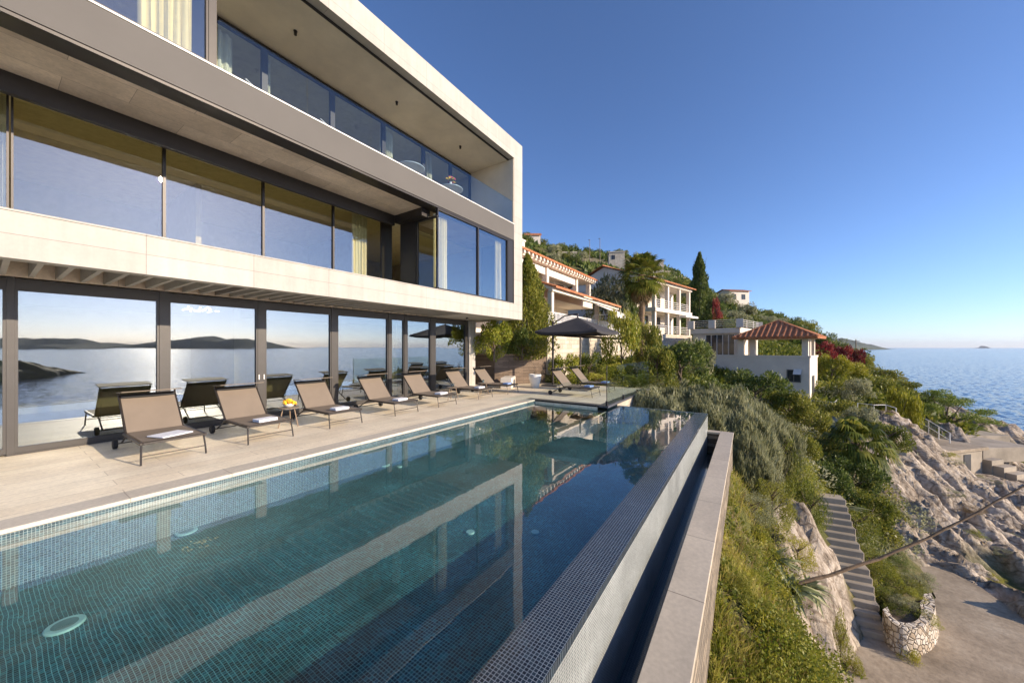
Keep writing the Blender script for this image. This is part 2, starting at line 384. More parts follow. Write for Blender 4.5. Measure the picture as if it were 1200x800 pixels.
def npmesh(name, V, Fq, mat, parent=None, smooth=False):
    me = bpy.data.meshes.new(name); V = np.asarray(V, dtype=np.float32); Fq = np.asarray(Fq, dtype=np.int32)
    k = Fq.shape[1]
    me.vertices.add(len(V)); me.vertices.foreach_set('co', V.ravel())
    me.loops.add(Fq.size); me.loops.foreach_set('vertex_index', Fq.ravel())
    me.polygons.add(len(Fq)); me.polygons.foreach_set('loop_start', np.arange(0, Fq.size, k, dtype=np.int32))
    me.polygons.foreach_set('loop_total', np.full(len(Fq), k, dtype=np.int32))
    if smooth: me.polygons.foreach_set('use_smooth', np.ones(len(Fq), dtype=bool))
    if mat: me.materials.append(mat)
    me.update(calc_edges=True)
    o = bpy.data.objects.new(name, me); CO.objects.link(o)
    if parent is not None: o.parent = parent
    return o
# numpy fractal value noise
_rg = np.random.RandomState(3); _perm = _rg.permutation(512).astype(np.int64); _val = _rg.rand(512)
def vnoise(x, y):
    xi = np.floor(x).astype(np.int64); yi = np.floor(y).astype(np.int64); xf = x - xi; yf = y - yi
    u = xf * xf * (3 - 2 * xf); v = yf * yf * (3 - 2 * yf)
    h = lambda a, b: _val[(_perm[(a & 255)] + b * 57) & 511]
    return (h(xi, yi) * (1 - u) + h(xi + 1, yi) * u) * (1 - v) + (h(xi, yi + 1) * (1 - u) + h(xi + 1, yi + 1) * u) * v
def fbm(x, y, o=5, r=.5):
    s = 0; a = 1; t = 0
    for k in range(o): s = s + a * vnoise(x * 2 ** k + 17 * k, y * 2 ** k + 31 * k); t += a; a *= r
    return s / t
def ridged(x, y, o=5):
    s = 0; a = 1; t = 0
    for k in range(o): s = s + a * (1 - np.abs(2 * vnoise(x * 2 ** k + 5 * k, y * 2 ** k + 9 * k) - 1)); t += a; a *= .52
    return s / t
# ------------------------------------------------------------------ sea, islands
SEA = -9.5
sea = MB()
sea.quad((-14000, -9000, SEA), (14000, -9000, SEA), (14000, 14000, SEA), (-14000, 14000, SEA))
struct(sea.build('sea', M['sea']))
def mk_land(name, c1, c2, c3):
    m, nt, out = nmat(name); src = coords(nt)
    n = noise(nt, src, .02, 8, .7)
    col = ramp(nt, n, [(.35, c1), (.55, c2), (.7, c3)])
    princ(nt, out, col, .95, 0, bump(nt, noise(nt, src, .05, 6), 1, 8)); return m
M['far_land'] = mk_land('distant_wooded_land', (.025, .045, .03), (.05, .07, .045), (.12, .11, .08))
def island(name, cx, cy, ang, length, width, height, seed, shape=None, mat=None, nx=90, ny=22, base=-2, rough=1.0):
    u = np.linspace(-1, 1, nx); v = np.linspace(-1, 1, ny); U, V = np.meshgrid(u, v)
    if shape is None: prof = (1 - U ** 2) ** .8
    else: prof = np.interp(U, [s[0] for s in shape], [s[1] for s in shape])
    nz = fbm(U * 6 + seed, V * 2 + seed, 5, .55)
    Z = height * prof * np.clip(1 - V ** 2, 0, 1) ** .7 * (1 - .45 * rough + .9 * rough * nz) + base * (1 - np.clip(prof * 3, 0, 1))
    edge = (np.abs(V) > .99) | (np.abs(U) > .995); Z[edge] = base
    X = U * length / 2; Y = V * width / 2 * (.7 + .6 * fbm(U * 3 + seed, U * 0 + 3, 3))
    c, s = math.cos(ang), math.sin(ang)
    P = np.stack([cx + X * c - Y * s, cy + X * s + Y * c, SEA + Z], -1).reshape(-1, 3)
    idx = np.arange(nx * ny).reshape(ny, nx)
    F = np.stack([idx[:-1, :-1], idx[:-1, 1:], idx[1:, 1:], idx[1:, :-1]], -1).reshape(-1, 4)
    return struct(npmesh(name, P, F, mat or M['far_land'], smooth=True))
# islands out over the bay (mirrored in the villa glass): place from mirrored pixel
def mir(px, t):
    p = at(px, 407, t); return (-20.4 - p[0], p[1])
a = mir(-20, 3200); b = mir(330, 3200)
cx, cy = (a[0] + b[0]) / 2, (a[1] + b[1]) / 2
island('island_across_bay', cx, cy, math.atan2(b[1] - a[1], b[0] - a[0]), math.dist(a, b), 700, 98, 5,
       [(-1, .55), (-.75, .95), (-.6, .8), (-.45, 1), (-.3, .55), (-.1, .35), (.0, .30), (.1, .36), (.3, .75), (.5, 1), (.75, .85), (.9, .5), (1, 0)], nx=160)
p = mir(20, 135)
M['dark_rock'] = mat_plain('wet_dark_rock', (.09, .075, .06), .8, var=.4, scale=.6, bmp=1)
island('rock_islet', p[0] - 0, p[1], math.atan2(-1.374, .8) + 1.57, 44, 20, 6.0, 9, [(-1, .6), (-.4, 1), (0, .9), (.5, .55), (.9, .25), (1, 0)], M['dark_rock'], 60, 24, -1)
# headland to the right and the far island
a = at(930, 407, 1500); b = at(1022, 407, 2300)
island('headland', (a[0] + b[0]) / 2, (a[1] + b[1]) / 2, math.atan2(b[1] - a[1], b[0] - a[0]), math.dist(a[:2], b[:2]), 240, 56, 2,
       [(-1, 1), (-.2, .95), (.2, .72), (.5, .5), (.8, .25), (1, 0)])
a = at(1150, 407, 5200)
island('far_island', a[0], a[1], YAW, 230, 110, 34, 4, [(-1, 0), (-.8, .12), (0, .3), (.2, 1), (.4, .8), (.6, .2), (1, 0)], nx=50)

# ------------------------------------------------------------------ terrain
CP = []  # control points x,y,z
def g(px, py, t): CP.append(at(px, py + (8 if t > 60 else 0), t))
# by the pool wall and the slope right of it
for y, z in ((-3, -2.2), (0, -2.2), (2.5, -2.1), (5, -2.0), (8, -1.7), (11, -1.5)): CP.append((-.2, y, z))
for y, z in ((-6, -2.0), (-12, -2), (-25, -2)): CP.append((-3, y, z))
for y, z in ((0, -3.0), (3, -2.9), (6, -2.8)): CP.append((.9, y, z))
g(905, 660, 7.4); g(925, 760, 6.6); g(935, 700, 8.4); g(950, 800, 7.0); g(948, 640, 10.5)
g(955, 745, 8.7); g(975, 790, 8.55)
# stair (bottom -6.15, top -4.0)
g(1007, 750, 9.75); g(970, 616, 12.2); g(985, 670, 11.1)
g(960, 592, 13.2)
# platform
for px, py in ((1010, 790), (1060, 780), (1110, 790), (1150, 740), (1190, 780), (1110, 700), (1200, 730)):
    v = (HY - py) / FPX; g(px, py, (-6.42 - CH) / v)
CP += [(3, 6, -6.6), (6, 4, -6.9), (10, 6, -7.6), (3, 0, -6.5)]
# planter slope right of the stair
g(1030, 690, 10.9); g(1020, 640, 12.6); g(1060, 690, 11.4)
# rock face
g(1040, 525, 18.5); g(1050, 575, 16.3); g(1065, 625, 14.6); g(1090, 653, 13.8)
g(1100, 560, 18.8); g(1130, 590, 17.6); g(1150, 640, 15.4); g(1195, 690, 12.9)
g(1165, 580, 20.5); g(1198, 620, 18.0); g(1240, 680, 14.5)
g(1085, 525, 20.5); g(1010, 560, 16.5); g(1020, 600, 14.8)
# hut terrace, sea rocks
g(1100, 540, 22); g(1140, 553, 22.6); g(1110, 505, 26); g(1160, 512, 29); g(1185, 540, 27); g(1200, 560, 25)
g(1190, 500, 42); CP.append((31, 37, -9.2)); g(1175, 503, 38)
# under the vegetation between pool end and pavilion
CP += [(-3, 12.5, -1.2), (-1, 15, -1.6), (-4, 18, -.6), (0, 20, -2.0), (2, 17, -3.0), (-4, 24, -.2), (0, 26, -2.2), (3, 24, -3.2), (-3.5, 30, -.6), (0, 31.5, -2.4)]
g(962, 500, 25.5); g(990, 520, 18.5); g(960, 560, 15.5); g(1000, 490, 23); g(1040, 492, 23); g(1075, 484, 27)
g(985, 470, 29); g(1020, 465, 31); g(1060, 470, 34); g(1095, 486, 35)
g(1000, 432, 52); g(1040, 450, 46); g(1085, 470, 45); g(1125, 492, 44)
# right of the crest: down to the sea
CP += [(31, 48, -9.8), (38, 60, -11), (44, 76, -12), (50, 110, -12), (40, 30, -11.5), (30, 22, -10.8), (22, 10, -10.5), (18, 0, -10.5), (60, 160, -14), (70, 220, -14), (80, 320, -14), (60, 0, -14), (60, 60, -14), (30, -30, -13), (10, -12, -9), (3, -20, -6)]
# behind pavilion / white terraces
CP += [ (-6, 36, .3), (-3, 40, .4), (2, 44, .2), (-8.6, 30, .5), (-7.5, 44, 1.6), (-12, 50, 3.5), (-14, 34, 2.5), (-3, 54, 3.0), (6, 52, -.2), (9, 40, -4.2), (-12.5, 18, 1.0), (-14, 25, 2.0)]
# hill
g(612, 275, 150); g(655, 292, 150); g(690, 290, 145); g(735, 294, 140); g(765, 318, 128); g(800, 335, 115); g(835, 350, 102)
g(880, 364, 92); g(925, 372, 84); g(950, 388, 76); g(968, 398, 72); g(990, 412, 70); g(1005, 424, 64)
g(640, 330, 90); g(700, 325, 95); g(760, 345, 85); g(830, 368, 72); g(900, 385, 66); g(700, 350, 66)
CP += [(-30, 200, 42), (-70, 220, 55), (-120, 160, 60), (-60, 90, 34), (-40, 40, 18), (-40, 0, 16), (-40, -40, 16), (-110, 60, 48), (-120, -60, 50), (-22, 0, 4), (-24, 15, 5.5), (-22, 30, 6),
       (-8, 170, 14), (20, 200, 0), (30, 260, -10), (-40, 330, 30), (-150, 330, 60), (-40, 420, 10), (-260, 420, 50), (-300, 0, 70), (0, 120, 8), (14, 110, 0), (25, 120, -7), (-20, -80, 5), (0, -80, -6), (20, -90, -12)]
for px, t, z in ((1130, 46, -8.1), (1130, 52, -9.6), (1130, 60, -11.5), (1160, 40, -7.5), (1160, 46, -9.2), (1160, 54, -11.5), (1195, 40, -8.2), (1195, 46, -10), (1195, 56, -12), (1100, 54, -8.2), (1100, 62, -10), (1100, 72, -12.5), (1060, 72, -7.2), (1060, 85, -9.8), (1060, 105, -12.5), (1160, 75, -14), (1195, 80, -14), (1130, 80, -14), (1100, 100, -15)):
    CP.append(at(px, 407, t)[:2] + (z,))
CPA = np.array(CP)
def _rbf():
    P = CPA[:, :2]; n = len(P)
    d = np.sqrt(((P[:, None] - P[None]) ** 2).sum(-1) + .15)
    A = np.zeros((n + 3, n + 3)); A[:n, :n] = d + np.eye(n) * 0
    A[:n, :n] -= np.eye(n) * .12
    A[:n, n] = 1; A[:n, n + 1:] = P; A[n:, :n] = A[:n, n:].T
    b = np.zeros(n + 3); b[:n] = CPA[:, 2]
    return np.linalg.solve(A, b)
RBF_W = _rbf()
def smooth01(t): t = np.clip(t, 0, 1); return t * t * (3 - 2 * t)
def base_h(X, Y):
    X = np.asarray(X, float); Y = np.asarray(Y, float); sh = X.shape; x = X.ravel(); y = Y.ravel(); out = np.zeros(len(x)); n = len(CPA)
    for i in range(0, len(x), 20000):
        dx = x[i:i + 20000, None] - CPA[None, :, 0]; dy = y[i:i + 20000, None] - CPA[None, :, 1]
        out[i:i + 20000] = np.sqrt(dx * dx + dy * dy + .15) @ RBF_W[:n] + RBF_W[n] + RBF_W[n + 1] * x[i:i + 20000] + RBF_W[n + 2] * y[i:i + 20000]
    return out.reshape(sh)
def seg_d(X, Y, pts):
    d = np.full(X.shape, 1e9)
    for (a, b) in zip(pts[:-1], pts[1:]):
        ax, ay = a[:2]; bx_, by = b[:2]; vx, vy = bx_ - ax, by - ay
        t = np.clip(((X - ax) * vx + (Y - ay) * vy) / (vx * vx + vy * vy), 0, 1)
        d = np.minimum(d, np.hypot(X - ax - t * vx, Y - ay - t * vy))
    return d
ROCK_LINE = [at(1035, 530, 18.5), at(1075, 600, 16.2), at(1120, 600, 16.8), at(1180, 620, 16.5), at(1240, 680, 14)]
ROCK_LINE2 = [at(1110, 560, 19.5), at(1160, 560, 22), at(1200, 580, 21), at(1260, 600, 20)]
ROCK_LINE3 = [at(958, 640, 10.3), at(958, 745, 8.5), at(975, 800, 8.3), (2.4, 7.5, -5.5), (2.6, 4, -5.5), (2.4, -2, -5)]
ROCK_LINE4 = [at(1150, 505, 34), at(1200, 520, 36), at(1240, 530, 34), at(1260, 560, 30)]
ROCK_LINE5 = [at(1100, 655, 13.5), at(1150, 680, 12.4), at(1210, 722, 10.9), (9.3, 8, 0), (9.3, 3, 0)]
ROCK_LINE6 = [at(1165, 548, 25), at(1230, 560, 24), at(1300, 600, 20)]
def rock_mask(X, Y):
    m = np.maximum(1 - seg_d(X, Y, ROCK_LINE) / 2.9, 1 - seg_d(X, Y, ROCK_LINE2) / 4.5)
    m = np.maximum(m, 1 - seg_d(X, Y, ROCK_LINE3) / 1.25); m = np.maximum(m, 1 - seg_d(X, Y, ROCK_LINE4) / 7)
    m = np.maximum(m, 1 - seg_d(X, Y, ROCK_LINE5) / 1.5); m = np.maximum(m, 1 - seg_d(X, Y, ROCK_LINE6) / 3.5)
    return smooth01(m * 2.4 + (fbm(X * .9, Y * .9, 3) - .5) * 1.2)
PLAT_Z = -6.3
HUTP = at(1134, 556, 22.4)
PLAT = [at(1013, 742, (PLAT_Z - CH) * FPX / (HY - 742)), at(1036, 742, (PLAT_Z - CH) * FPX / (HY - 742)), at(1097, 700, (PLAT_Z - CH) * FPX / (HY - 700)), at(1078, 664, (PLAT_Z - CH) * FPX / (HY - 664)),
        at(1100, 662, (PLAT_Z - CH) * FPX / (HY - 662)), at(1150, 688, (PLAT_Z - CH) * FPX / (HY - 688)), at(1205, 728, (PLAT_Z - CH) * FPX / (HY - 728)), at(1330, 790, (PLAT_Z - CH) * FPX / (HY - 790)), (7.5, 6.5, 0), (6.4, 1.5, 0), (2.9, 1.0, 0), (2.75, 5, 0), at(984, 800, (PLAT_Z - CH) * FPX / (HY - 800))]
def inpoly(X, Y, poly):
    r = np.zeros(X.shape, bool); n = len(poly)
    for i in range(n):
        x0, y0 = poly[i][:2]; x1, y1 = poly[(i + 1) % n][:2]
        if y0 == y1: continue
        r ^= ((y0 > Y) != (y1 > Y)) & (X < (x1 - x0) * (Y - y0) / (y1 - y0) + x0)
    return r
def height(X, Y):
    X = np.asarray(X, float); Y = np.asarray(Y, float)
    z = base_h(X, Y)
    R = np.hypot(X, Y)
    r = rock_mask(X, Y)
    # strata run down towards the sea
    a = -.45; U = X * math.cos(a) + Y * math.sin(a); V = -X * math.sin(a) + Y * math.cos(a)
    rk = (ridged(U * .28 + 3, V * .95, 4) - .55) * 2.1 + (ridged(U * .9 + 3, V * 2.8 + 7, 5) - .5) * .75
    z = z + r * rk + (1 - r) * (fbm(X * .6, Y * .6, 4) - .5) * np.clip(.35 + R * .012, 0, 3)
    z = z + np.clip((R - 50) / 60, 0, 1) * (fbm(X * .06, Y * .06, 4) - .5) * 5
    ins = inpoly(X, Y, PLAT)
    edge = seg_d(X, Y, PLAT + [PLAT[0]])
    z = np.where(ins, np.minimum(z, PLAT_Z - .12) - 0 * edge, z)
    z = np.where((~ins) & (edge < .5), np.where(z < PLAT_Z, z, PLAT_Z + (z - PLAT_Z) * (.25 + 1.5 * edge)), z)
    hd = np.hypot(X - HUTP[0], Y - HUTP[1]); z = np.where(hd < 4.5, np.minimum(z, HUTP[2] + .05 + np.clip(hd - 2.6, 0, 3) * .9), z)
    # villa, terrace and pool stand on their own walls
    hv = (X < -.55) & (X > -24) & (Y > -30) & (Y < 11.4)
    z = np.where(hv, np.minimum(z, -2.3), z)
    hv2 = (X < -3.8) & (X > -24) & (Y >= 11.4) & (Y < 16.1)
    z = np.where(hv2, np.minimum(z, -.5), z)
    st = (X > 1.9) & (X < 3.2) & (Y > 13.2) & (Y < 16)
    return z
def axis(lo, hi, a, b, step, grow):
    xs = list(np.arange(a, b + 1e-6, step)); s = step; x = b
    while x < hi: s = min(s * grow, 25); x += s; xs.append(x)
    s = step; x = a; pre = []
    while x > lo: s = min(s * grow, 25); x -= s; pre.append(x)
    return np.array(pre[::-1] + xs)
gx = axis(-700, 260, -1, 19, .1, 1.06); gy = axis(-300, 900, 2.5, 30, .11, 1.05)
GX, GY = np.meshgrid(gx, gy); GZ = height(GX, GY)
idx = np.arange(GX.size).reshape(GX.shape)
F = np.stack([idx[:-1, :-1], idx[:-1, 1:], idx[1:, 1:], idx[1:, :-1]], -1).reshape(-1, 4)
def mk_ground():
    m, nt, out = nmat('hillside_ground')
    src = coords(nt)
    at_ = N(nt, 'ShaderNodeAttribute'); at_.attribute_name = 'rock'
    n = noise(nt, src, .9, 8, .65); n2 = noise(nt, src, 5, 6, .65); n3 = noise(nt, src, .07, 5, .6)
    rock = ramp(nt, n2, [(.26, (.12, .095, .07)), (.38, (.29, .245, .19)), (.52, (.44, .39, .32)), (.72, (.63, .57, .48))])
    rock = mixc(nt, 1, rock, ramp(nt, n, [(.35, (.62, .58, .55)), (.6, (1.05, 1.02, 1))]), 'MULTIPLY')
    vor = N(nt, 'ShaderNodeTexVoronoi', feature='DISTANCE_TO_EDGE'); mp = N(nt, 'ShaderNodeMapping'); L(nt, src, mp.inputs[0]); mp.inputs['Rotation'].default_value = (0, 0, .45); mp.inputs['Scale'].default_value = (.7, 2.6, 1.5)
    L(nt, mp.outputs[0], vor.inputs['Vector']); vor.inputs['Scale'].default_value = 1.1
    crack = ramp(nt, vor.outputs['Distance'], [(0, (.35, .3, .26)), (.06, (1, 1, 1))])
    rock = mixc(nt, .7, rock, crack, 'MULTIPLY')
    soil = ramp(nt, n2, [(.3, (.07, .055, .03)), (.5, (.12, .11, .04)), (.7, (.24, .19, .10))])
    green = ramp(nt, n, [(.4, (.035, .05, .012)), (.6, (.10, .105, .03))])
    soil = mixc(nt, ramp(nt, n, [(.42, (0, 0, 0)), (.56, (1, 1, 1))]), soil, green)
    col = mixc(nt, at_.outputs['Fac'], soil, rock)
    ad = N(nt, 'ShaderNodeMath', operation='ADD'); L(nt, n2, ad.inputs[0]); L(nt, vor.outputs['Distance'], ad.inputs[1])
    princ(nt, out, col, .95, 0, bump(nt, ad.outputs[0], .9, .09), .2); return m
M['ground'] = mk_ground()
ter = struct(npmesh('hillside', np.stack([GX, GY, GZ], -1).reshape(-1, 3), F, M['ground'], smooth=True))
rm = rock_mask(GX, GY)
fr = np.clip((fbm(GX * .035 + 9, GY * .035, 5, .6) - .57) * 9, 0, 1) * (np.hypot(GX, GY) > 60)
at_r = ter.data.attributes.new('rock', 'FLOAT', 'POINT'); at_r.data.foreach_set('value', np.maximum(rm, fr).ravel().astype(np.float32))
def hz(x, y): return float(height(np.array([x]), np.array([y]))[0])

# concrete platform by the rocks
def mk_platform():
    m, nt, out = nmat('weathered_concrete_slab'); src = coords(nt)
    n = noise(nt, src, .7, 8, .7); n2 = noise(nt, src, 9, 5, .6)
    col = ramp(nt, n, [(.3, (.22, .175, .12)), (.5, (.37, .30, .215)), (.7, (.48, .41, .31))])
    col = mixc(nt, 1, col, ramp(nt, n2, [(.3, (.8, .8, .8)), (.7, (1.1, 1.1, 1.1))]), 'MULTIPLY')
    princ(nt, out, col, .9, 0, bump(nt, n2, .35, .03)); return m
M['platform'] = mk_platform()
pm = MB(); top = [(p[0], p[1], PLAT_Z) for p in PLAT]; bot = [(p[0], p[1], PLAT_Z - .5) for p in PLAT]
pm.poly(top)
for i in range(len(PLAT)):
    j = (i + 1) % len(PLAT); pm.quad(top[i], bot[i], bot[j], top[j])
struct(pm.build('concrete_platform', M['platform']))

# ------------------------------------------------------------------ villa
villa = thing('villa', 'large modern stone and glass villa with long balcony beside the pool', 'building')
Y0, Y1, YI = -4.5, 12.96, 12.32   # near end, far end, inner face of the end wall
FX = -8.1; GX0 = -10.2; GX1 = -9.85; GX2 = -10.4
BAY = 8.0
v_ = villa
# stone frame: lower band, end wall, roof band
bx('lower_band', M['limestone'], v_, FX - .25, FX, Y0, Y1, 2.98, 3.60)
bx('band_cap', M['limestone'], v_, FX - .35, FX + .012, Y0, YI - .004, 3.604, 3.63)
bx('end_wall', M['limestone'], v_, -16, FX - .004, YI, Y1 - .004, 3.62, 9.66)
bx('end_wall', M['limestone'], v_, FX - .25, FX, YI, Y1, 3.604, 9.66)
bx('roof_band', M['limestone'], v_, FX - .25, FX, Y0, Y1, 9.664, 10.44)
bx('roof', M['limestone'], v_, -16.5, FX - .254, Y0, Y1 - .004, 9.70, 10.42)
bx('roof_drip_edge', M['dark_metal'], v_, FX - .30, FX - .255, Y0, YI, 9.62, 9.70)
# slabs and soffits
bx('ground_soffit', M['soffit'], v_, -16, GX0 + .02, Y0, Y1 - .004, 2.98, 3.30)
bx('ground_soffit', M['limestone'], v_, GX0 + .024, FX - .254, 9.45, Y1 - .004, 2.985, 3.30)
bx('first_floor_slab', M['limestone'], v_, -16, FX - .254, Y0, Y1 - .008, 3.304, 3.60)
bx('first_floor_soffit', M['soffit'], v_, GX1 + .0, FX - .43, Y0, BAY - .3, 6.20, 6.24)
bx('fascia_underside', M['dark_metal'], v_, FX - .426, FX - .02, Y0, YI - .004, 6.19, 6.24)
bx('balcony_band', M['grey_band'], v_, FX - .42, FX, Y0, YI - .004, 6.244, 6.90)
bx('band_trim', M['white_trim'], v_, FX - .12, FX + .015, Y0, YI - .004, 6.904, 6.935)
bx('balcony_floor', M['soffit'], v_, -16, FX - .425, Y0, YI - .004, 6.244, 6.85)
bx('roof_soffit', M['plaster'], v_, GX2 - .1, FX - .304, 2.44, YI - .004, 9.64, 9.696)
bx('balcony_end_lining', M['plaster'], v_, GX2, FX - .02, YI - .03, YI - .004, 6.86, 9.636)
bx('bay_end_lining', M['dark_metal'], v_, -9.8, FX - .02, YI - .05, YI - .004, 3.64, 6.186)
# pergola slats over the loungers
for i in range(34):
    y = -.1 + i * .2815
    bx('soffit_slat', M['limestone'], v_, GX0 + .03, FX - .254, y, y + .06, 2.99, 3.30)
# stone pier at the end of the ground floor, rear walls
bx('pier', M['limestone'], v_, GX0 - .3, GX0 + .08, 11.84, 12.25, 0.002, 2.975)
bx('rear_wall', M['render_white'], v_, -16.3, -16.02, Y0, Y1 - .1, 0, 9.69)
bx('far_wall', M['limestone'], v_, -16, GX0 - .304, 12.0, 12.25, 0.002, 2.975)
bx('near_wall', M['render_white'], v_, -16, GX2, Y0 - .25, Y0 - .01, 0, 10.4)
# interiors
for k, (z0, z1, gx_, ys, ye) in enumerate(((0, 2.97, GX0, Y0, 11.9), (3.61, 6.23, GX1 - .5, Y0, YI), (6.86, 9.62, GX2, Y0, YI))):
    bx('interior_floor', M['in_floor'], v_, -15.98, gx_ - .12, ys, ye, z0 + .003, z0 + .03)
    bx('interior_ceiling', M['in_ceiling'], v_, -15.98, gx_ - .02, ys, ye, z1 - .06, z1 - .015)
    bx('interior_wall', M['in_wall'], v_, -15.96, -15.86, ys, ye, z0 + .04, z1 - .07)
    for yy in ((4.0,) if k == 0 else (3.2, 7.9)):
        bx('partition_wall', M['in_wall'], v_, -15.8, gx_ - 1.9, yy, yy + .12, z0 + .04, z1 - .07)
# window helper
def window(y0, y1, z0, z1, x, gm, fw=.05, sill=.06, head=.06, dep=.09, fm='frame'):
    f = MB()
    f.box(x - dep, x + .0, y0, y0 + fw, z0, z1); f.box(x - dep, x, y1 - fw, y1, z0, z1)
    f.box(x - dep, x, y0 + fw, y1 - fw, z0, z0 + sill); f.box(x - dep, x, y0 + fw, y1 - fw, z1 - head, z1)
    o = f.build('window', M[fm], v_)
    bx('pane', gm, o, x - dep * .55 - .006, x - dep * .55 + .006, y0 + fw - .01, y1 - fw + .01, z0 + sill - .01, z1 - head + .01)
    return o
def curtain(x, y0, y1, z0, z1, mat=None, waves=9, amp=.05):
    n = waves * 8; V = []; F_ = []
    for k in range(n + 1):
        y = y0 + (y1 - y0) * k / n; dx = amp * math.sin(k / 8 * 2 * math.pi) + .012 * math.sin(k * 1.3)
        dy = .02 * math.sin(k * .9)
        V += [(x + dx * .8, y, z1), (x + dx * 1.15, y + dy, z0)]
    for k in range(n): F_.append((2 * k, 2 * k + 1, 2 * k + 3, 2 * k + 2))
    m = MB(); m.v = V; m.f = F_; return m.build('curtain', mat or M['curtain'], v_, smooth=True)
# ground floor: doors from floor to soffit
gm = M['glass']
for (a, b) in ((-4.2, -2.1), (-2.1, .25), (.33, 2.08), (2.22, 3.86), (4.02, 5.74), (5.92, 7.72), (7.84, 8.4), (8.52, 9.66), (9.9, 11.7)):
    window(a, b, .03, 2.955, GX0, gm, .035, .10, .20)
for (a, b) in ((.25, .33), (2.08, 2.22), (3.86, 4.02), (5.74, 5.92), (7.72, 7.84), (8.4, 8.52), (9.66, 9.9), (11.7, 11.838)):
    bx('mullion', M['frame'], v_, GX0 - .12, GX0 + .015, a + .001, b - .001, .029, 2.972)
for a, b in ((3.90, 3.98),):
    bx('door_handle', M['white_trim'], v_, GX0 + .016, GX0 + .035, a - .03, a - .01, 1.0, 1.12)
    bx('door_handle', M['white_trim'], v_, GX0 + .016, GX0 + .035, b, b + .02, 1.0, 1.12)
bx('door_sill', M['frame'], v_, GX0 - .12, GX0 + .02, .25, 11.838, .004, .028)
curtain(-10.55, 7.86, 8.4, .05, 2.9, M['in_wall'], 4); curtain(-10.55, -.6, .25, .05, 2.9)
# first floor: recessed strip with dark header, then the projecting bay
for (a, b) in ((-4.4, -2.0), (-2.0, .28), (.30, 2.19), (2.19, 4.05), (4.05, 5.9), (5.9, 7.6)):
    window(a, b, 3.62, 6.19, GX1 - .5, M['glass_up'], .025, .05, .03, .09, 'dark_metal')
bx('window_header', M['dark_metal'], v_, GX1 - .1, GX1 + .02, Y0, BAY - .3, 5.87, 6.198)
bx('corner_panel', M['dark_metal'], v_, GX1 - .60, GX1 - .5, 7.602, 7.99, 3.61, 6.19)
bx('return_beam', M['dark_metal'], v_, GX1 + .02, FX - .43, BAY - .298, BAY + .05, 5.95, 6.236)
bx('return_panel', M['dark_metal'], v_, GX1 + .002, -9.1, BAY - .06, BAY + .04, 3.61, 5.948)
f = MB(); f.box(-9.098, -9.04, BAY - .04, BAY + .04, 3.64, 5.948); f.box(-9.04, FX - .03, BAY - .04, BAY + .04, 3.64, 3.70); f.box(-9.04, FX - .03, BAY - .04, BAY + .04, 5.9, 5.948)
o = f.build('window', M['dark_metal'], v_); bx('pane', M['glass_up'], o, -9.05, FX - .03, BAY - .006, BAY + .006, 3.69, 5.91)
for (a, b) in ((BAY + .0, 10.02), (10.02, 11.9)):
    window(a, b, 3.635, 6.184, FX - .03, M['glass_up'], .03, .05, .05, .09, 'dark_metal')
bx('bay_jamb', M['dark_metal'], v_, FX - .14, FX - .02, 11.905, YI - .06, 3.635, 6.184)
curtain(FX - .35, 8.12, 8.75, 3.66, 6.1, None, 6, .06); curtain(FX - .35, 11.45, 11.86, 3.66, 6.1, None, 5, .06)
curtain(GX1 - .85, 6.7, 7.25, 3.64, 6.15, None, 5, .05); curtain(GX1 - .80, -.45, .26, 3.64, 6.15, None, 6, .05)
# top floor: near bay with curtain, then balcony with recessed glass
for (a, b) in ((-4.4, -1.0), (-1.0, 2.3)):
    window(a, b, 6.94, 9.65, FX - .03, M['glass_up'], .03, .04, .05, .09, 'dark_metal')
bx('bay_jamb', M['dark_metal'], v_, FX - .16, FX - .02, 2.305, 2.42, 6.94, 9.655)
bx('bay_return', M['dark_metal'], v_, GX2, FX - .165, 2.30, 2.40, 6.94, 9.65)
curtain(FX - .3, 1.45, 2.15, 6.96, 9.6, None, 6, .06)
ys = [2.45, 4.1, 5.9, 7.7, 9.5, 11.0, 12.28]
for a, b in zip(ys[:-1], ys[1:]): window(a, b, 6.87, 9.60, GX2, M['glass_top'], .07, .08, .12, .09, 'dark_metal')
for a, b in ((2.6, 3.5), (4.1, 4.35), (7.75, 8.3), (9.9, 10.2)): curtain(GX2 - .3, a, b, 6.9, 9.5, None, 6, .05)
# spotlights in the roof soffit
for (x, y) in ((-9.35, 4.35), (-9.35, 7.4), (-9.35, 10.4)):
    MB().lathe([(.035, 0), (.035, .08), (.045, .08), (.045, .1)], 12, (x, y, 9.54)).build('spotlight', M['dark_metal'], v_)
MB().lathe([(.05, 0), (.05, .05)], 12, (-9.3, 10.75, 2.93)).build('spotlight', M['dark_metal'], v_)
# glass balustrade
rail = bx('balustrade', M['dark_metal'], v_, FX - .07, FX - .03, 2.44, YI - .035, 6.936, 6.95)
js = [2.44, 4.04, 5.64, 7.25, 8.86, 10.48, 12.26]
for a, b in zip(js[:-1], js[1:]): bx('pane', M['rail_glass'], rail, FX - .062, FX - .048, a + .006, b - .006, 6.95, 7.84)
bx('handrail', M['rail_glass'], rail, FX - .067, FX - .043, 2.46, 12.25, 7.842, 7.86)
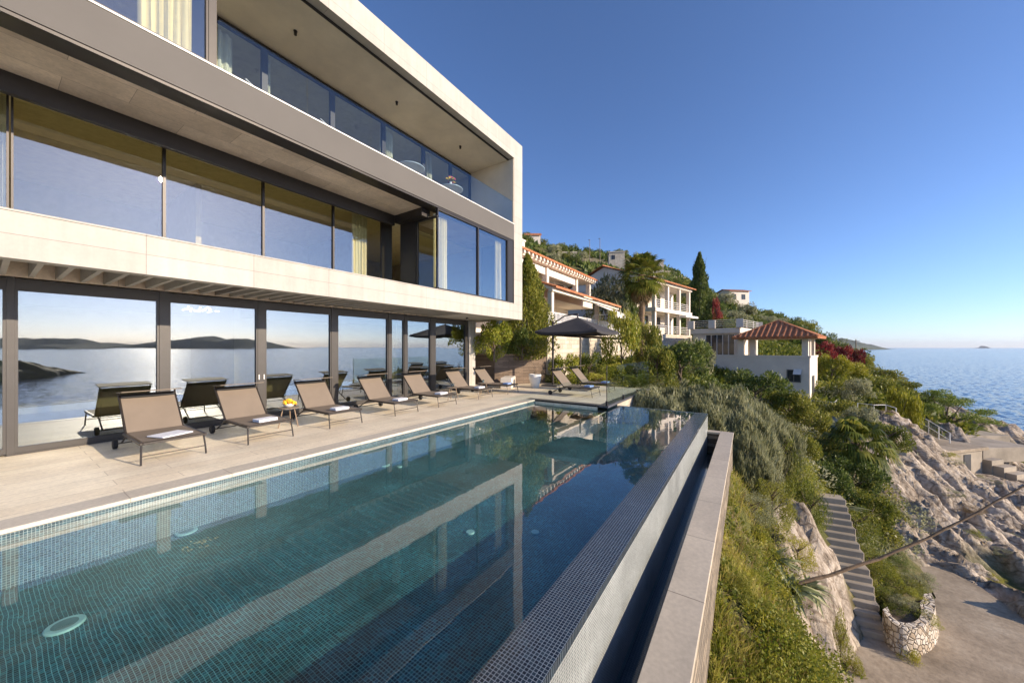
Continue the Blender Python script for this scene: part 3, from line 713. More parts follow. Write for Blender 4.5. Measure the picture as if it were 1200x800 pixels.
# house wall lamp like interior chandelier: warm little globes
ch = MB()
for k in range(26):
    a = k * 2.4; r = .08 + .3 * rnd.random(); ch.lathe([(.004, -.02), (.02, -.01), (.02, .01), (.004, .02)], 6, (-10.95 + r * .7 * math.cos(a), 2.95 + r * math.sin(a), 2.66 + .1 * rnd.random()))
m_, nt_, out_ = nmat('warm_glass_globe'); e_ = N(nt_, 'ShaderNodeEmission'); e_.inputs[0].default_value = (1, .72, .36, 1); e_.inputs[1].default_value = 3.0; L(nt_, e_.outputs[0], out_.inputs[0]); M['globe'] = m_
cl = thing('chandelier', 'cluster of small amber glass globes hanging inside the ground floor glass', 'lamp', (0, 0, 0))
ch.build('globe_cluster', M['globe'], cl); MB().tube([(-10.95, 2.95, 2.72), (-10.95, 2.95, 2.9)], .01).build('cord', M['dark_metal'], cl)

# ------------------------------------------------------------------ terrace, pool
DX = -6.12; TY = 10.62; TX = -3.55; WZ = -.10
d = MB(); d.box(-10.28, DX - .36, Y0, TY, -.3, 0); d.box(-16, TX - .34, TY, 16.2, -.3, 0); d.box(-16, -10.28, Y0, 16.2, -.35, -.004)
d.box(DX - .36, TX - .34, TY + .001, 16.2, -.32, -.001)
struct(d.build('terrace', M['deck']))
pool = thing('swimming_pool', 'long mosaic tiled infinity pool with a raised weir edge', 'swimming pool')
bx('coping', M['coping'], pool, DX - .358, DX + .0, Y0, TY - .002, -.045, .004, .006)
bx('coping', M['ledge_stone'], pool, DX - .358, TX, TY + .0, TY + .30, -.05, .006, .006)
bx('coping', M['ledge_stone'], pool, TX - .34, TX, TY + .302, 16.2, -.05, .006, .006)
PF = -.60
PY1 = 11.5
bx('pool_floor', M['tile_floor'], pool, DX, -1.3, Y0, PY1, PF - .1, PF)
bx('pool_wall', M['tile_wall'], pool, DX - .1, DX + .0, Y0, PY1, PF + .002, -.047)
bx('pool_wall', M['tile_wall'], pool, DX + .002, -1.3, PY1, PY1 + .12, -2.4, -.098)
bx('weir_ledge', M['tile_ledge'], pool, -1.3, -.97, Y0, 11.62, -.16, -.094)
bx('weir_face', M['tile_face'], pool, -1.29, -.972, Y0, 11.618, -2.4, -.162)
bx('basin', M['tile_dark'], pool, -.971, -.642, Y0, 11.45, -1.3, -1.2)
bx('basin_wall', M['tile_dark'], pool, -.645, -.60, Y0, 11.45, -1.2, -.632)
c = MB(); c.box(-.66, -.34, Y0, 11.72, -.63, -.58, .004); c.box(-.97, -.662, 11.45, 11.72, -.63, -.58, .004)
c.build('outer_coping', M['grey_coping'], pool)
c = MB(); c.box(-.598, -.37, Y0, 11.69, -4, -.633); c.box(-.97, -.6, 11.452, 11.69, -4, -.633)
c.build('outer_wall', M['pearl_stone'], pool)
bx('terrace_side_wall', M['pale_stone'], pool, TX - .3, TX - .03, PY1 + .122, 16.15, -3, -.052)
bx('terrace_side_wall', M['pale_stone'], pool, DX, TX - .03, PY1 + .06, PY1 + .2, -3, -.4) if False else None
ww = MB().quad((DX + .001, Y0, WZ), (-1.301, Y0, WZ), (-1.301, PY1 + .115, WZ), (DX + .001, PY1 + .115, WZ)).build('pool_water', M['pool_water']); struct(ww)
ww = MB().quad((-.969, Y0, -1.12), (-.646, Y0, -1.12), (-.646, 11.449, -1.12), (-.969, 11.449, -1.12)).build('basin_water', M['pool_water']); struct(ww)
def fitting(x, y, r, ring=True):
    m = MB().lathe([(r, 0), (r, .012), (r * .92, .018), (r * .7, .018)], 28, (x, y, PF + .001)); o = m.build('pool_fitting', M['fitting'], pool)
    if ring: MB().lathe([(r * .66, 0), (r * .66, .019)], 24, (x, y, PF + .001)).build('grille', M['fitting_core'], o)
# ------------------------------------------------------------------ furniture on the terrace
for (px, py) in ((218, 623), (76, 733), (450, 545), (528, 508)):
    p = at(px, py, (PF - CH) * FPX / (HY - py)); fitting(p[0], p[1], .115 if px > 100 else .12)
for (px, py) in ((468, 547), (477, 524), (563, 505), (612, 495), (551, 624), (627, 624)):
    p = at(px, py, (PF - CH) * FPX / (HY - py)); fitting(p[0], p[1], .055, False)

def make_lounger(label):
    t = thing('sun_lounger', label, 'sun lounger', (0, 0, 0), 0, 'taupe sun loungers set out on the terrace')
    W = .385
    f = MB()
    for s in (-1, 1): f.box(-1.12, .03, s * W - .02, s * W + .02, .30, .345, .006)
    f.box(-.0, .03, -W + .02, W - .02, .305, .34, .004); f.box(-1.12, -1.09, -W + .02, W - .02, .305, .34, .004)
    f.build('frame', M['alu'], t)
    for s in (-1, 1):
        MB().tube([(-.02, s * (W - .01), .30), (.02, s * (W + .0), .14), (.045, s * (W + .005), .0)], .013, 8).build('leg', M['alu'], t)
        l = MB().tube([(-1.10, s * (W - .05), .31), (-1.25, s * (W - .05), .27), (-1.62, s * (W - .05), .085)], .014, 8).build('leg', M['alu'], t)
        wh = MB(); n = 20
        for k in range(n): pass
        rim = [(.018, -.03), (.075, -.03), (.082, -.018), (.082, .018), (.075, .03), (.018, .03)]
        m = MB().lathe(rim, 22); m.v = [(x, z, y) for (x, y, z) in m.v]; o = m.build('wheel', M['rubber'], t, loc=(-1.64, s * (W + .03), .082))
    MB().tube([(.02, -W, .13), (.02, W, .13)], .009, 8).build('stretcher', M['alu'], t)
    MB().tube([(-1.64, -W, .082), (-1.64, W, .082)], .010, 8).build('axle', M['alu'], t)
    m = MB(); n = 16
    for i in range(n + 1):
        x = -1.09 + 1.10 * i / n
        for j in range(7):
            y = -W + .022 + (2 * W - .044) * j / 6; m.v.append((x, y, .344 - .018 * math.sin(math.pi * j / 6) * math.sin(math.pi * i / n)))
    for i in range(n):
        for j in range(6):
            a = i * 7 + j; m.f.append((a, a + 7, a + 8, a + 1))
    m.v += [(x, y, z - .008) for (x, y, z) in m.v]; k = (n + 1) * 7; m.f += [tuple(q + k for q in ff[::-1]) for ff in list(m.f)]
    m.build('seat', M['sling'], t, smooth=True)
    a = math.atan2(.58, .52); Lb = .80
    fr = MB()
    def bp(s_, off=0): return (-1.09 - s_ * math.cos(a) - off * math.sin(a), .345 + s_ * math.sin(a) - off * math.cos(a))
    for s in (-1, 1):
        p0 = bp(0, .012); p1 = bp(Lb, .012); fr.tube([(p0[0], s * (W - .015), p0[1]), (p1[0], s * (W - .015), p1[1])], .017, 8)
    p1 = bp(Lb, .012); fr.tube([(p1[0], -W, p1[1]), (p1[0], W, p1[1])], .02, 8)
    p2 = bp(.45, .04); fr.tube([(p2[0], -W + .06, p2[1]), (-1.28, -W + .06, .25), (-1.28, W - .06, .25), (p2[0], W - .06, p2[1])], .009, 6)
    fr.build('backrest_frame', M['alu'], t)
    m = MB()
    for i in range(13):
        s_ = Lb * i / 12
        for j in range(7):
            q = bp(s_, .012 * math.sin(math.pi * j / 6)); m.v.append((q[0], -W + .03 + (2 * W - .06) * j / 6, q[1]))
    for i in range(12):
        for j in range(6): a_ = i * 7 + j; m.f.append((a_, a_ + 7, a_ + 8, a_ + 1))
    kk = 13 * 7; m.v += [(x - .006, y, z - .005) for (x, y, z) in m.v]; m.f += [tuple(q + kk for q in ff[::-1]) for ff in list(m.f)]
    m.build('backrest', M['sling'], t, smooth=True)
    q = bp(Lb, 0); sh = MB()
    sh.box(q[0] - .06, q[0] + .36, -W - .01, W + .01, q[1] + .04, q[1] + .056, .004, Matrix.Translation((q[0], 0, q[1])) @ Matrix.Rotation(-.09, 4, 'Y') @ Matrix.Translation((-q[0], 0, -q[1])))
    sh.build('sunshade', M['sling'], t)
    for s in (-1, 1): MB().tube([(q[0], s * (W - .015), q[1] - .01), (q[0] + .02, s * (W - .015), q[1] + .05)], .012, 6).build('sunshade_bracket', M['alu'], t)
    rl_ = MB().tube([(q[0] + .03, -W + .03, q[1] - .035), (q[0] + .03, W - .03, q[1] - .035)], .032, 10).build('headrest', M['rubber'], t)
    return t
LG = [(-7.73, 1.755, 'taupe sun lounger with a flat white towel, the nearest one by the pool'),
      (-7.73, 3.145, 'taupe sun lounger with white towel, left of the side table with orange flowers'),
      (-7.74, 4.69, 'taupe sun lounger with white towel, right of the side table with orange flowers'),
      (-7.74, 6.43, 'taupe sun lounger fourth along the pool, in front of the narrow dark glass panel'),
      (-7.74, 8.0, 'taupe sun lounger fifth along the pool, with the wide gap before the glasses'),
      (-7.78, 9.95, 'taupe sun lounger sixth along the pool, in front of the last glass door'),
      (-7.72, 11.62, 'taupe sun lounger with blue towel in front of the white bench'),
      (-4.66, 12.49, 'taupe sun lounger with blue towel nearest the pool end, before the parasol'),
      (-4.66, 14.30, 'taupe sun lounger farthest back beside the glass balustrade and green bushes')]
proto = None
tw_lab = ['flat unfolded white towel on the nearest sun lounger', 'folded white towel on the lounger left of the orange flowers', 'folded white towel on the lounger right of the orange flowers',
          'folded white towel on the fourth lounger along the pool', 'folded white towel on the fifth lounger along the pool', 'folded white towel on the sixth lounger, before the last glass door',
          'folded blue towel on the lounger before the white bench', 'folded blue towel on the lounger nearest the pool end', 'folded blue towel on the farthest lounger by the glass balustrade']
for i, (x, y, lab) in enumerate(LG):
    if proto is None: proto = make_lounger(lab); o = proto
    else: o = copy_tree(proto)
    o.location = (x, y, .002); o['label'] = lab; o.rotation_euler.z = (0, .01, -.015, .01, 0, -.01, .05, -.02, .015)[i]
    m = MB(); fl = i == 0
    lx, ly, h = (.36, .44, .022) if fl else (.24, .34, .055)
    V = []; n = 10
    for k in range(2 if fl else 3):
        z0 = .0 + k * h / (2 if fl else 3)
        m.box(-lx / 2 + rnd.uniform(-.01, .01), lx / 2 + rnd.uniform(-.01, .01), -ly / 2, ly / 2 + rnd.uniform(-.01, .01), z0, z0 + h / (2 if fl else 3) - .001, .006)
    tw = m.build('towel', M['towel'] if i < 6 else M['towel_blue'], None)
    tw.location = (x - .24 - (.05 if fl else 0), y + (.02 if fl else .0), .349); tw.rotation_euler = (0, 0, .35 if fl else rnd.uniform(-.12, .12))
    tag(tw, tw_lab[i], 'towel', 'folded towels on the sun loungers')

def side_table(x, y, label, h=.44, r=.21):
    t = thing('side_table', label, 'side table', (x, y, .002), 0, 'small side tables between the loungers')
    MB().lathe([(r - .006, 0), (r, .004), (r, .018), (r - .006, .022)], 28, (0, 0, h - .022)).build('table_top', M['sling'], t)
    for k in range(3):
        a = k * 2.094 + .5; MB().tube([(r * .6 * math.cos(a), r * .6 * math.sin(a), h - .022), (r * 1.05 * math.cos(a), r * 1.05 * math.sin(a), 0)], .012, 8).build('leg', M['wood'], t)
    return t
side_table(-8.72, 3.92, 'small round side table with a bowl of orange flowers on it')
side_table(-8.5, 9.05, 'small round side table holding drinking glasses, before the last glass door', .44, .2)
side_table(-8.5, 10.75, 'small round side table with glasses, beside the blue towel lounger', .44, .2)
def glass_cup(x, y, z, label):
    m = MB(); m.lathe([(.025, 0), (.03, .004), (.034, .12), (.031, .12), (.027, .008)], 14)
    o = m.build('drinking_glass', M['clear_glass'], None, True, (x, y, z)); tag(o, label, 'glass', 'drinking glasses on the side tables')
for k, (x, y, l) in enumerate(((-8.45, 9.0, 'left drinking glass on the side table before the last glass door'), (-8.52, 9.13, 'right drinking glass on the side table before the last glass door'),
                  (-8.46, 10.7, 'left drinking glass on the table by the blue towel lounger'), (-8.54, 10.83, 'right drinking glass on the table by the blue towel lounger'))): glass_cup(x, y, .442, l)
def flowers(name, label, x, y, z, r, cols, n, vase=None, h=.0):
    t = thing(name, label, 'flowers', (x, y, z), 0)
    if vase: MB().lathe(vase, 20).build('vase', M['pot'], t, True)
    for ci, cm in enumerate(cols):
        m = MB()
        for k in range(n):
            a = rnd.random() * 6.28; e = rnd.random() ** .6; rr = r * math.sqrt(rnd.random())
            c = (rr * math.cos(a), rr * math.sin(a), h + (r * .75) * (1 - (rr / r) ** 2) * .9 + rnd.uniform(-.01, .02)); s = rnd.uniform(.016, .03) * (r / .13) ** .5
            m.lathe([(.002, -s), (s * .8, -s * .5), (s, .1 * s), (s * .6, s * .7), (.002, s * .6)], 6, c)
        m.build('blossoms', cm, t)
    m = MB()
    for k in range(16):
        a = rnd.random() * 6.28; ln = r * rnd.uniform(.8, 1.2); w_ = .02 * (r / .13)
        m.quad((0, 0, h * .8), (ln * .6 * math.cos(a + .2), ln * .6 * math.sin(a + .2), h + .03), (ln * math.cos(a), ln * math.sin(a), h + rnd.uniform(-.02, .05)), (ln * .6 * math.cos(a - .2), ln * .6 * math.sin(a - .2), h + .03))
    m.build('leaves', M['leaf_mid'], t); return t
flowers('flower_bowl', 'round bowl heaped with orange and yellow flowers on the side table', -8.72, 3.92, .444, .135, [M['orange'], M['yellow']], 34, [(.05, 0), (.08, .01), (.115, .06), (.12, .08)], .07)

# parasol
ux, uy = at(677, 388, 15.6)[:2]
um = thing('cantilever_parasol', 'charcoal square cantilever parasol over the two far loungers', 'parasol', (ux, uy, 0))
def canopy_pt(i, j, n=12, H=1.38):
    x = -H + 2 * H * i / n; y = -H + 2 * H * j / n; e = max(abs(x), abs(y)) / H
    d_ = min(abs(abs(x) - abs(y)), .6) / .6
    return (x, y, 3.12 - .62 * e - .07 * d_ * e)
m = MB(); n = 16
for i in range(n + 1):
    for j in range(n + 1): m.v.append(canopy_pt(i, j, n))
for i in range(n):
    for j in range(n): a = i * (n + 1) + j; m.f.append((a, a + n + 1, a + n + 2, a + 1))
kk = len(m.v); m.v += [(x, y, z - .012) for (x, y, z) in m.v]; m.f += [tuple(q + kk for q in f_[::-1]) for f_ in list(m.f)]
for k in range(4):
    for i in range(n):
        def e_(i): 
            p = [canopy_pt(i, 0, n), canopy_pt(n, i, n), canopy_pt(n - i, n, n), canopy_pt(0, n - i, n)][k]; return p
        a = e_(i); b = e_(i + 1); m.quad(a, b, (b[0], b[1], b[2] - .09), (a[0], a[1], a[2] - .09))
m.build('canopy', M['umbrella'], um)
for k in range(4):
    s1, s2 = ((-1, -1), (1, -1), (1, 1), (-1, 1))[k]
    MB().tube([(0, 0, 3.08), (1.36 * s1, 1.36 * s2, 2.46)], .012, 6).build('rib', M['alu'], um)
    MB().tube([(0, 0, 2.45), (.75 * s1, .75 * s2, 2.78)], .01, 6).build('strut', M['alu'], um)
MB().tube([(0, 0, 2.38), (0, 0, 3.3)], .03, 10).build('hub', M['alu'], um)
mx, my = -7.62 - ux, 14.9 - uy
MB().tube([(mx, my, .05), (mx, my, 3.02)], .05, 10).build('mast', M['alu'], um)
MB().tube([(mx, my, 2.9), (mx * .5, my * .5, 3.24), (0, 0, 3.27)], .03, 8).build('arm', M['alu'], um)
MB().box(mx - .4, mx + .4, my - .4, my + .4, .003, .07, .01).build('base_plate', M['ledge_stone'], um)
px_ = at(680, 400, 18.2)
tag(MB().tube([(0, 0, 0), (0, 0, 2.35)], .045, 10).build('metal_post', M['alu'], None, loc=(px_[0], px_[1], 0)), 'slim dark post rising from the bushes below the charcoal parasol', 'post')

# pot, bench, planter wall
pt = thing('plant_pot', 'tall white tapered pot with a small bare shrub on the terrace', 'plant pot', (-7.97, 13.83, .002))
MB().lathe([(.15, 0), (.17, .02), (.27, .42), (.285, .56), (.27, .60), (.24, .60), (.23, .54)], 28).build('pot', M['pot'], pt, True)
m = MB()
for k in range(9):
    a = k * 2.4; h = rnd.uniform(.25, .5); m.tube([(0, 0, .5), (.04 * math.cos(a), .04 * math.sin(a), .62 + h * .5), (.10 * math.cos(a), .10 * math.sin(a), .62 + h)], [.008, .006, .002], 5)
m.build('twigs', M['wood'], pt)
bn = thing('bench', 'low white block bench against the brown stone planter', 'bench', (-9.1, 13.35, .002), .44)
MB().box(-.25, .25, -.62, .62, .0, .46, .02).build('seat', M['white_paint'], bn); MB().box(-.28, -.2, -.5, .5, .462, .8, .02).build('backrest', M['white_paint'], bn) if False else None
PL = [(-10.05, 13.6), (-8.66, 16.15), (-9.0, 18.5), (-13.2, 18.5), (-13.2, 13.6)]
def prism(m, pts, z0, z1, cap=True):
    n = len(pts); a = [(x, y, z0) for x, y in pts]; b = [(x, y, z1) for x, y in pts]
    for i in range(n): j = (i + 1) % n; m.quad(a[i], a[j], b[j], b[i])
    if cap: m.poly(b)
    return m
ptl = thing('stone_planter', 'brown stacked stone planter wall at the end of the villa', 'planter', (0, 0, 0))
prism(MB(), PL, -.3, 1.42, False).build('wall', M['planter_stone'], ptl)
cpm = MB(); n = len(PL); ccx = sum(p[0] for p in PL) / n; ccy = sum(p[1] for p in PL) / n
def insc(p, d): 
    v = Vector((ccx - p[0], ccy - p[1])); v.normalize(); return (p[0] + v.x * d, p[1] + v.y * d)
for i in range(n):
    a, b = PL[i], PL[(i + 1) % n]; a0, b0 = insc(a, -.03), insc(b, -.03); a1, b1 = insc(a, .3), insc(b, .3)
    cpm.quad((*a0, 1.48), (*b0, 1.48), (*b1, 1.48), (*a1, 1.48)); cpm.quad((*a0, 1.424), (*b0, 1.424), (*b0, 1.48), (*a0, 1.48))
cpm.build('coping', M['wood'], ptl)
prism(MB(), [insc(p, .25) for p in PL], 1.0, 1.36).build('soil', M['bark'], ptl)

# terrace glass fence
gf = thing('glass_balustrade', 'clear frameless glass balustrade along the far terrace edge', 'balustrade', (TX - .06, TY, 0))
for (a, b) in ((.05, 1.75), (1.8, 3.6), (3.65, 5.5)): bx('pane', M['clear_glass'], gf, -.008, .008, a, b, .03, 1.22)
for a in (.04, 1.775, 3.625): bx('clamp', M['alu'], gf, -.03, .03, a - .03, a + .03, .008, .16, .005)
MB().tube([(0, .04, .1), (0, .04, 1.25)], .014, 8).build('post', M['alu'], gf)

# top balcony furniture
bt = thing('balcony_table', 'round white bistro table on the top balcony behind glass', 'table', (-9.1, 7.75, 6.86))
MB().lathe([(.44, 0), (.45, .01), (.45, .025), (.44, .03)], 32, (0, 0, .72)).build('table_top', M['pot'], bt)
MB().lathe([(.22, 0), (.2, .02), (.035, .05), (.03, .72)], 20).build('pedestal', M['pot'], bt, True)
bt2 = copy_tree(bt); bt2.location = (-9.1, 9.6, 6.86); bt2['label'] = 'round white bistro table with the flower vase on the top balcony'
flowers('flower_vase', 'white vase with pink and yellow flowers on the balcony table', -9.1, 9.6, 7.612, .2, [M['yellow'], M['pinkflower']], 20, [(.05, 0), (.09, .06), (.08, .14), (.04, .22), (.05, .26)], .3)
def deckchair(x, y, label):
    t = thing('deck_chair', label, 'deck chair', (x, y, 6.86), .5, 'reclining chairs on the top balcony')
    for s in (-.3, .3):
        MB().tube([(.75, s, .02), (.1, s, .42), (-.55, s, 1.05)], .02, 8).build('side_frame', M['pot'], t)
        MB().tube([(-.45, s, .02), (.2, s, .42)], .018, 8).build('leg', M['pot'], t)
    m = MB(); m.quad((.6, -.28, .16), (.6, .28, .16), (.08, .28, .41), (.08, -.28, .41)); m.quad((.08, -.28, .41), (.08, .28, .41), (-.54, .28, 1.02), (-.54, -.28, 1.02))
    m.v += [(a, b, c - .01) for a, b, c in m.v]; m.f += [tuple(q + 8 for q in f_[::-1]) for f_ in list(m.f)]
    m.build('sling', M['umbrella'], t)
deckchair(-9.2, 3.9, 'white framed reclining chair on the top balcony, nearest the curtained bay')
deckchair(-9.2, 5.6, 'white framed reclining chair on the top balcony, nearer the round tables')

# ------------------------------------------------------------------ neighbouring houses
def roof_slope(m, e0, e1, r0, r1, pitch=.26, amp=.05, rows=3, lip=.08):
    e0, e1, r0, r1 = map(Vector, (e0, e1, r0, r1)); ax = (e1 - e0); Lw = ax.length; ax.normalize()
    up = (r0 - e0) - ax * (r0 - e0).dot(ax); Hs = up.length; upn = up.normalized(); nr = ax.cross(upn)
    if nr.z < 0: nr = -nr
    a = (r0 - e0).dot(ax); b = (r1 - e0).dot(ax)
    ns = max(8, int(Lw / pitch) * 6); base = len(m.v); R = rows
    for i in range(ns + 1):
        s = Lw * i / ns; h = 1.0
        if a > 1e-3: h = min(h, s / a)
        if Lw - b > 1e-3: h = min(h, (Lw - s) / (Lw - b))
        o = amp * abs(math.sin(math.pi * s / pitch)) 
        for j in range(R + 1):
            m.v.append(tuple(e0 + ax * s + upn * (Hs * h * j / R) + nr * o))
        m.v.append(tuple(e0 + ax * s - Vector((0, 0, lip))))
    q = R + 2
    for i in range(ns):
        for j in range(R): A = base + i * q + j; m.f.append((A, A + q, A + q + 1, A + 1))
        A = base + i * q; m.f.append((A, A + q, A + q + R + 1, A + R + 1))
    return m
def ridge_cap(m, a, b, r=.09): return m.tube([a, b], r, 8)
def lbox(t, name, mat, *a, **k): return bx(name, mat, t, *a, **k)
def win(t, axis, c, w_, h_, z, d=.06, glass='dark_void'):
    # window on plane axis ('x' or 'y') at coordinate c[0], centre c[1]
    f = MB(); p, q = c
    for (q0, q1, z0, z1) in ((q - w_ / 2 - .06, q + w_ / 2 + .06, z - .06, z), (q - w_ / 2 - .06, q + w_ / 2 + .06, z + h_, z + h_ + .06), (q - w_ / 2 - .06, q - w_ / 2, z, z + h_), (q + w_ / 2, q + w_ / 2 + .06, z, z + h_), (q - .025, q + .025, z, z + h_)):
        if axis == 'x': f.box(p + .003, p + d, q0, q1, z0, z1)
        else: f.box(q0, q1, p - d, p - .003, z0, z1)
    o = f.build('window', M['shutter'], t)
    if axis == 'x': bx('pane', M['glass_dark'], o, p + .004, p + .02, q - w_ / 2, q + w_ / 2, z, z + h_)
    else: bx('pane', M['glass_dark'], o, q - w_ / 2, q + w_ / 2, p - .02, p - .004, z, z + h_)
    return o
m_, nt_, out_ = nmat('dark_window_glass'); princ(nt_, out_, (.03, .04, .05), .06, 0); M['glass_dark'] = m_
def railing(t, name, pts, h, mat, n_rails=3, step=1.2, r=.02, balus=False):
    for a, b in zip(pts[:-1], pts[1:]):
        a, b = Vector(a), Vector(b); Ld = (b - a).length; m = MB(); k = max(1, round(Ld / step))
        for i in range(k + 1):
            p = a + (b - a) * i / k; m.tube([p, p + Vector((0, 0, h))], r * 1.3, 6)
        for j in range(n_rails): z = h * (j + 1) / n_rails; m.tube([a + Vector((0, 0, z)), b + Vector((0, 0, z))], r, 6)
        if balus:
            kk_ = int(Ld / .16)
            for i in range(kk_): p = a + (b - a) * (i + .5) / kk_; m.box(p.x - .03, p.x + .03, p.y - .03, p.y + .03, p.z, p.z + h)
        m.build(name, mat, t)
# --- house with red tiled roofs next door (facade along Y)
h1 = thing('terraced_house', 'cream house with two red tiled roofs and a balustraded balcony beside the villa', 'house', (-11.5, 16.4, 0))
WP = M['white_paint']; RT = M['roof_tile']
lbox(h1, 'wall', WP, -9, -2.0, 0, 13, 0, 7.3); lbox(h1, 'wall', WP, -1.98, 0, 0, 13, 0, 2.55)
lbox(h1, 'wall', M['pale_stone'], -1.98, 2.9, -.2, 17, -3, 2.4)
lbox(h1, 'balcony_slab', WP, -1.97, 3.05, -.3, 12, 2.56, 2.68)
lbox(h1, 'balcony_slab', WP, -1.97, .25, -.1, 13.1, 5.15, 5.35)
lbox(h1, 'parapet', WP, .05, .25, -.1, 13.1, 5.352, 6.05)
for y in (.0, 5.0, 10.0, 12.8): lbox(h1, 'column', WP, -.25, .1, y, y + .3, 6.052 if False else 5.36, 7.3)
lbox(h1, 'cornice', WP, -9.2, .35, -.25, 13.3, 7.31, 7.62)
for i in range(28): lbox(h1, 'bracket', WP, .352, .55, -.1 + i * .48, .08 + i * .48, 7.36, 7.6)
lbox(h1, 'awning', M['awning'], -.1, .02, .35, 4.9, 6.75, 7.2); lbox(h1, 'awning', M['awning'], -.1, .02, 5.35, 9.9, 6.75, 7.2)
m = MB(); roof_slope(m, (.6, -.3, 7.63), (.6, 13.4, 7.63), (-3.2, -.3, 8.9), (-3.2, 13.4, 8.9)); m.poly([(.6, -.3, 7.55), (-3.2, -.3, 8.85), (-3.2, -.3, 7.55)]); m.poly([(.6, 13.4, 7.55), (-3.2, 13.4, 8.85), (-3.2, 13.4, 7.55)])
m.build('roof', RT, h1)
lbox(h1, 'upper_storey', WP, -9, -3.2, -.2, 13.3, 7.622, 9.5)
m = MB(); roof_slope(m, (3.3, .0, 4.95), (3.3, 11.2, 4.95), (.26, .0, 6.0), (.26, 11.2, 6.0)); m.build('roof', RT, h1)
lbox(h1, 'roof_beam', WP, 2.85, 3.1, .0, 11.2, 4.72, 4.88)
m = MB(); m.poly([(3.2, -.02, 4.86), (.26, -.02, 5.9), (.26, -.02, 4.86)]); m.build('gable_panel', WP, h1)
for y in (.1, 6.9, 10.9): lbox(h1, 'column', WP, 2.75, 3.0, y, y + .25, 2.69, 4.72)
railing(h1, 'balustrade', [(2.95, -.2, 2.69), (2.95, 11.9, 2.69)], .95, M['white_trim'], 2, 2.0, .03, True)
for y in (2.2, 3.6, 6.0, 9.0): win(h1, 'x', (-1.98 + .0, y), .95, 1.9, 2.75)
for y in (1.6, 7.0, 11.3): win(h1, 'x', (-2.0, y), 1.2, 1.7, 5.4)
m = MB(); m.quad((3.1, 6.0, 4.66), (3.1, 9.4, 4.66), (4.6, 9.4, 3.95), (4.6, 6.0, 3.95)); m.quad((3.1, 6.0, 4.63), (4.6, 6.0, 3.92), (4.6, 9.4, 3.92), (3.1, 9.4, 4.63)); m.quad((4.6, 6.0, 3.97), (4.6, 9.4, 3.97), (4.62, 9.4, 3.7), (4.62, 6.0, 3.7)); m.build('awning', M['awning'], h1)
for q in (6.05, 9.3): MB().tube([(3.0, q, 3.9), (4.55, q, 3.94)], .02, 6).build('awning_arm', M['white_trim'], h1)
for (x, y, z) in ((-5, 3, 9.5), (-4.2, 8.2, 9.5)):
    c = MB(); c.box(x - .35, x + .35, y - .35, y + .35, z, z + 1.0); c.box(x - .42, x + .42, y - .42, y + .42, z + 1.0, z + 1.12); c.build('chimney', WP, h1)
MB().lathe([(.5, 0), (.5, .3), (.35, .6), (.05, .8)], 16, (-3.7, 2.5, 9.5)).build('cupola', WP, h1)
# --- white house with gable roof
ca = math.atan2(.973, .233) - math.pi / 2      # facade direction
h2 = thing('gabled_house', 'white two-storey house with red gable roof and sea balconies, behind the palm', 'house', at(807, 395, 42)[:2] + (0,), ca)
# local: x outward (sea), y along facade (0 = far corner, negative = towards us)
lbox(h2, 'wall', WP, -11, -1.8, -9.2, 0, 0, 8.3)
lbox(h2, 'wall', M['pale_stone'], -1.79, .3, -9.4, .2, -1, 3.2)
lbox(h2, 'balcony_slab', WP, -1.79, .35, -9.3, .1, 5.45, 5.85)
lbox(h2, 'cornice', WP, -11.2, .35, -9.3, .1, 8.302, 8.6)
for y in (-9.1, -6.1, -3.1, -.35):
    lbox(h2, 'column', WP, -.15, .2, y, y + .32, 3.21, 5.44); lbox(h2, 'column', WP, -.15, .2, y, y + .32, 5.86, 8.3)
for z in (3.21, 5.86): railing(h2, 'balustrade', [(.1, -9.0, z), (.1, -.1, z)], .85, M['white_trim'], 4, 3.0, .025)
for y in (-7.4, -4.4, -1.6):
    win(h2, 'x', (-1.8, y), 1.4, 1.9, 3.3); win(h2, 'x', (-1.8, y), 1.4, 1.8, 5.95)
lbox(h2, 'awning', M['awning'], .36, 1.0, -3.4, .2, 5.15, 5.35)
m = MB(); RX = -5.6
roof_slope(m, (.7, -9.6, 8.6), (.7, .4, 8.6), (RX, -9.6, 10.9), (RX, .4, 10.9)); roof_slope(m, (-11.6, .4, 8.6), (-11.6, -9.6, 8.6), (RX, .4, 10.9), (RX, -9.6, 10.9)); ridge_cap(m, (RX, -9.6, 10.95), (RX, .4, 10.95)); m.build('roof', RT, h2)
for gy_ in (-9.22, 0.0): MB().poly([(.3, gy_, 8.6), (RX, gy_, 10.8), (-11.2, gy_, 8.6)]).build('gable', WP, h2)
win(h2, 'y', (-9.2, -4.0), .9, 1.2, 6.2); win(h2, 'y', (-9.2, -7.5), .9, 1.2, 6.2)
# --- white roof-terrace building with corner post railing
A = Vector(at(812, 390, 36)[:2]); B = Vector(at(866, 390, 33)[:2]); C_ = Vector(at(888, 390, 37.5)[:2]); D_ = A + (C_ - B)
h3 = thing('terrace_building', 'flat-roofed white building with railed roof terrace behind the pavilion', 'building', (0, 0, 0))
def poly3(pts, z0, z1): return prism(MB(), [(p.x, p.y) for p in pts], z0, z1)
poly3([A, B, C_, D_], -1.5, 3.15).build('wall', WP, h3)
ce = (A + B + C_ + D_) / 4
poly3([p + (p - ce) * .07 for p in (A, B, C_, D_)], 3.152, 3.65).build('roof_slab', WP, h3)
railing(h3, 'railing', [tuple(p + (p - ce) * .05) + (3.66,) for p in (A, B)], .75, M['white_trim'], 4, 2.6, .022)
railing(h3, 'railing', [tuple(p + (p - ce) * .05) + (3.66,) for p in (B, C_)], .75, M['white_trim'], 4, 2.6, .022)
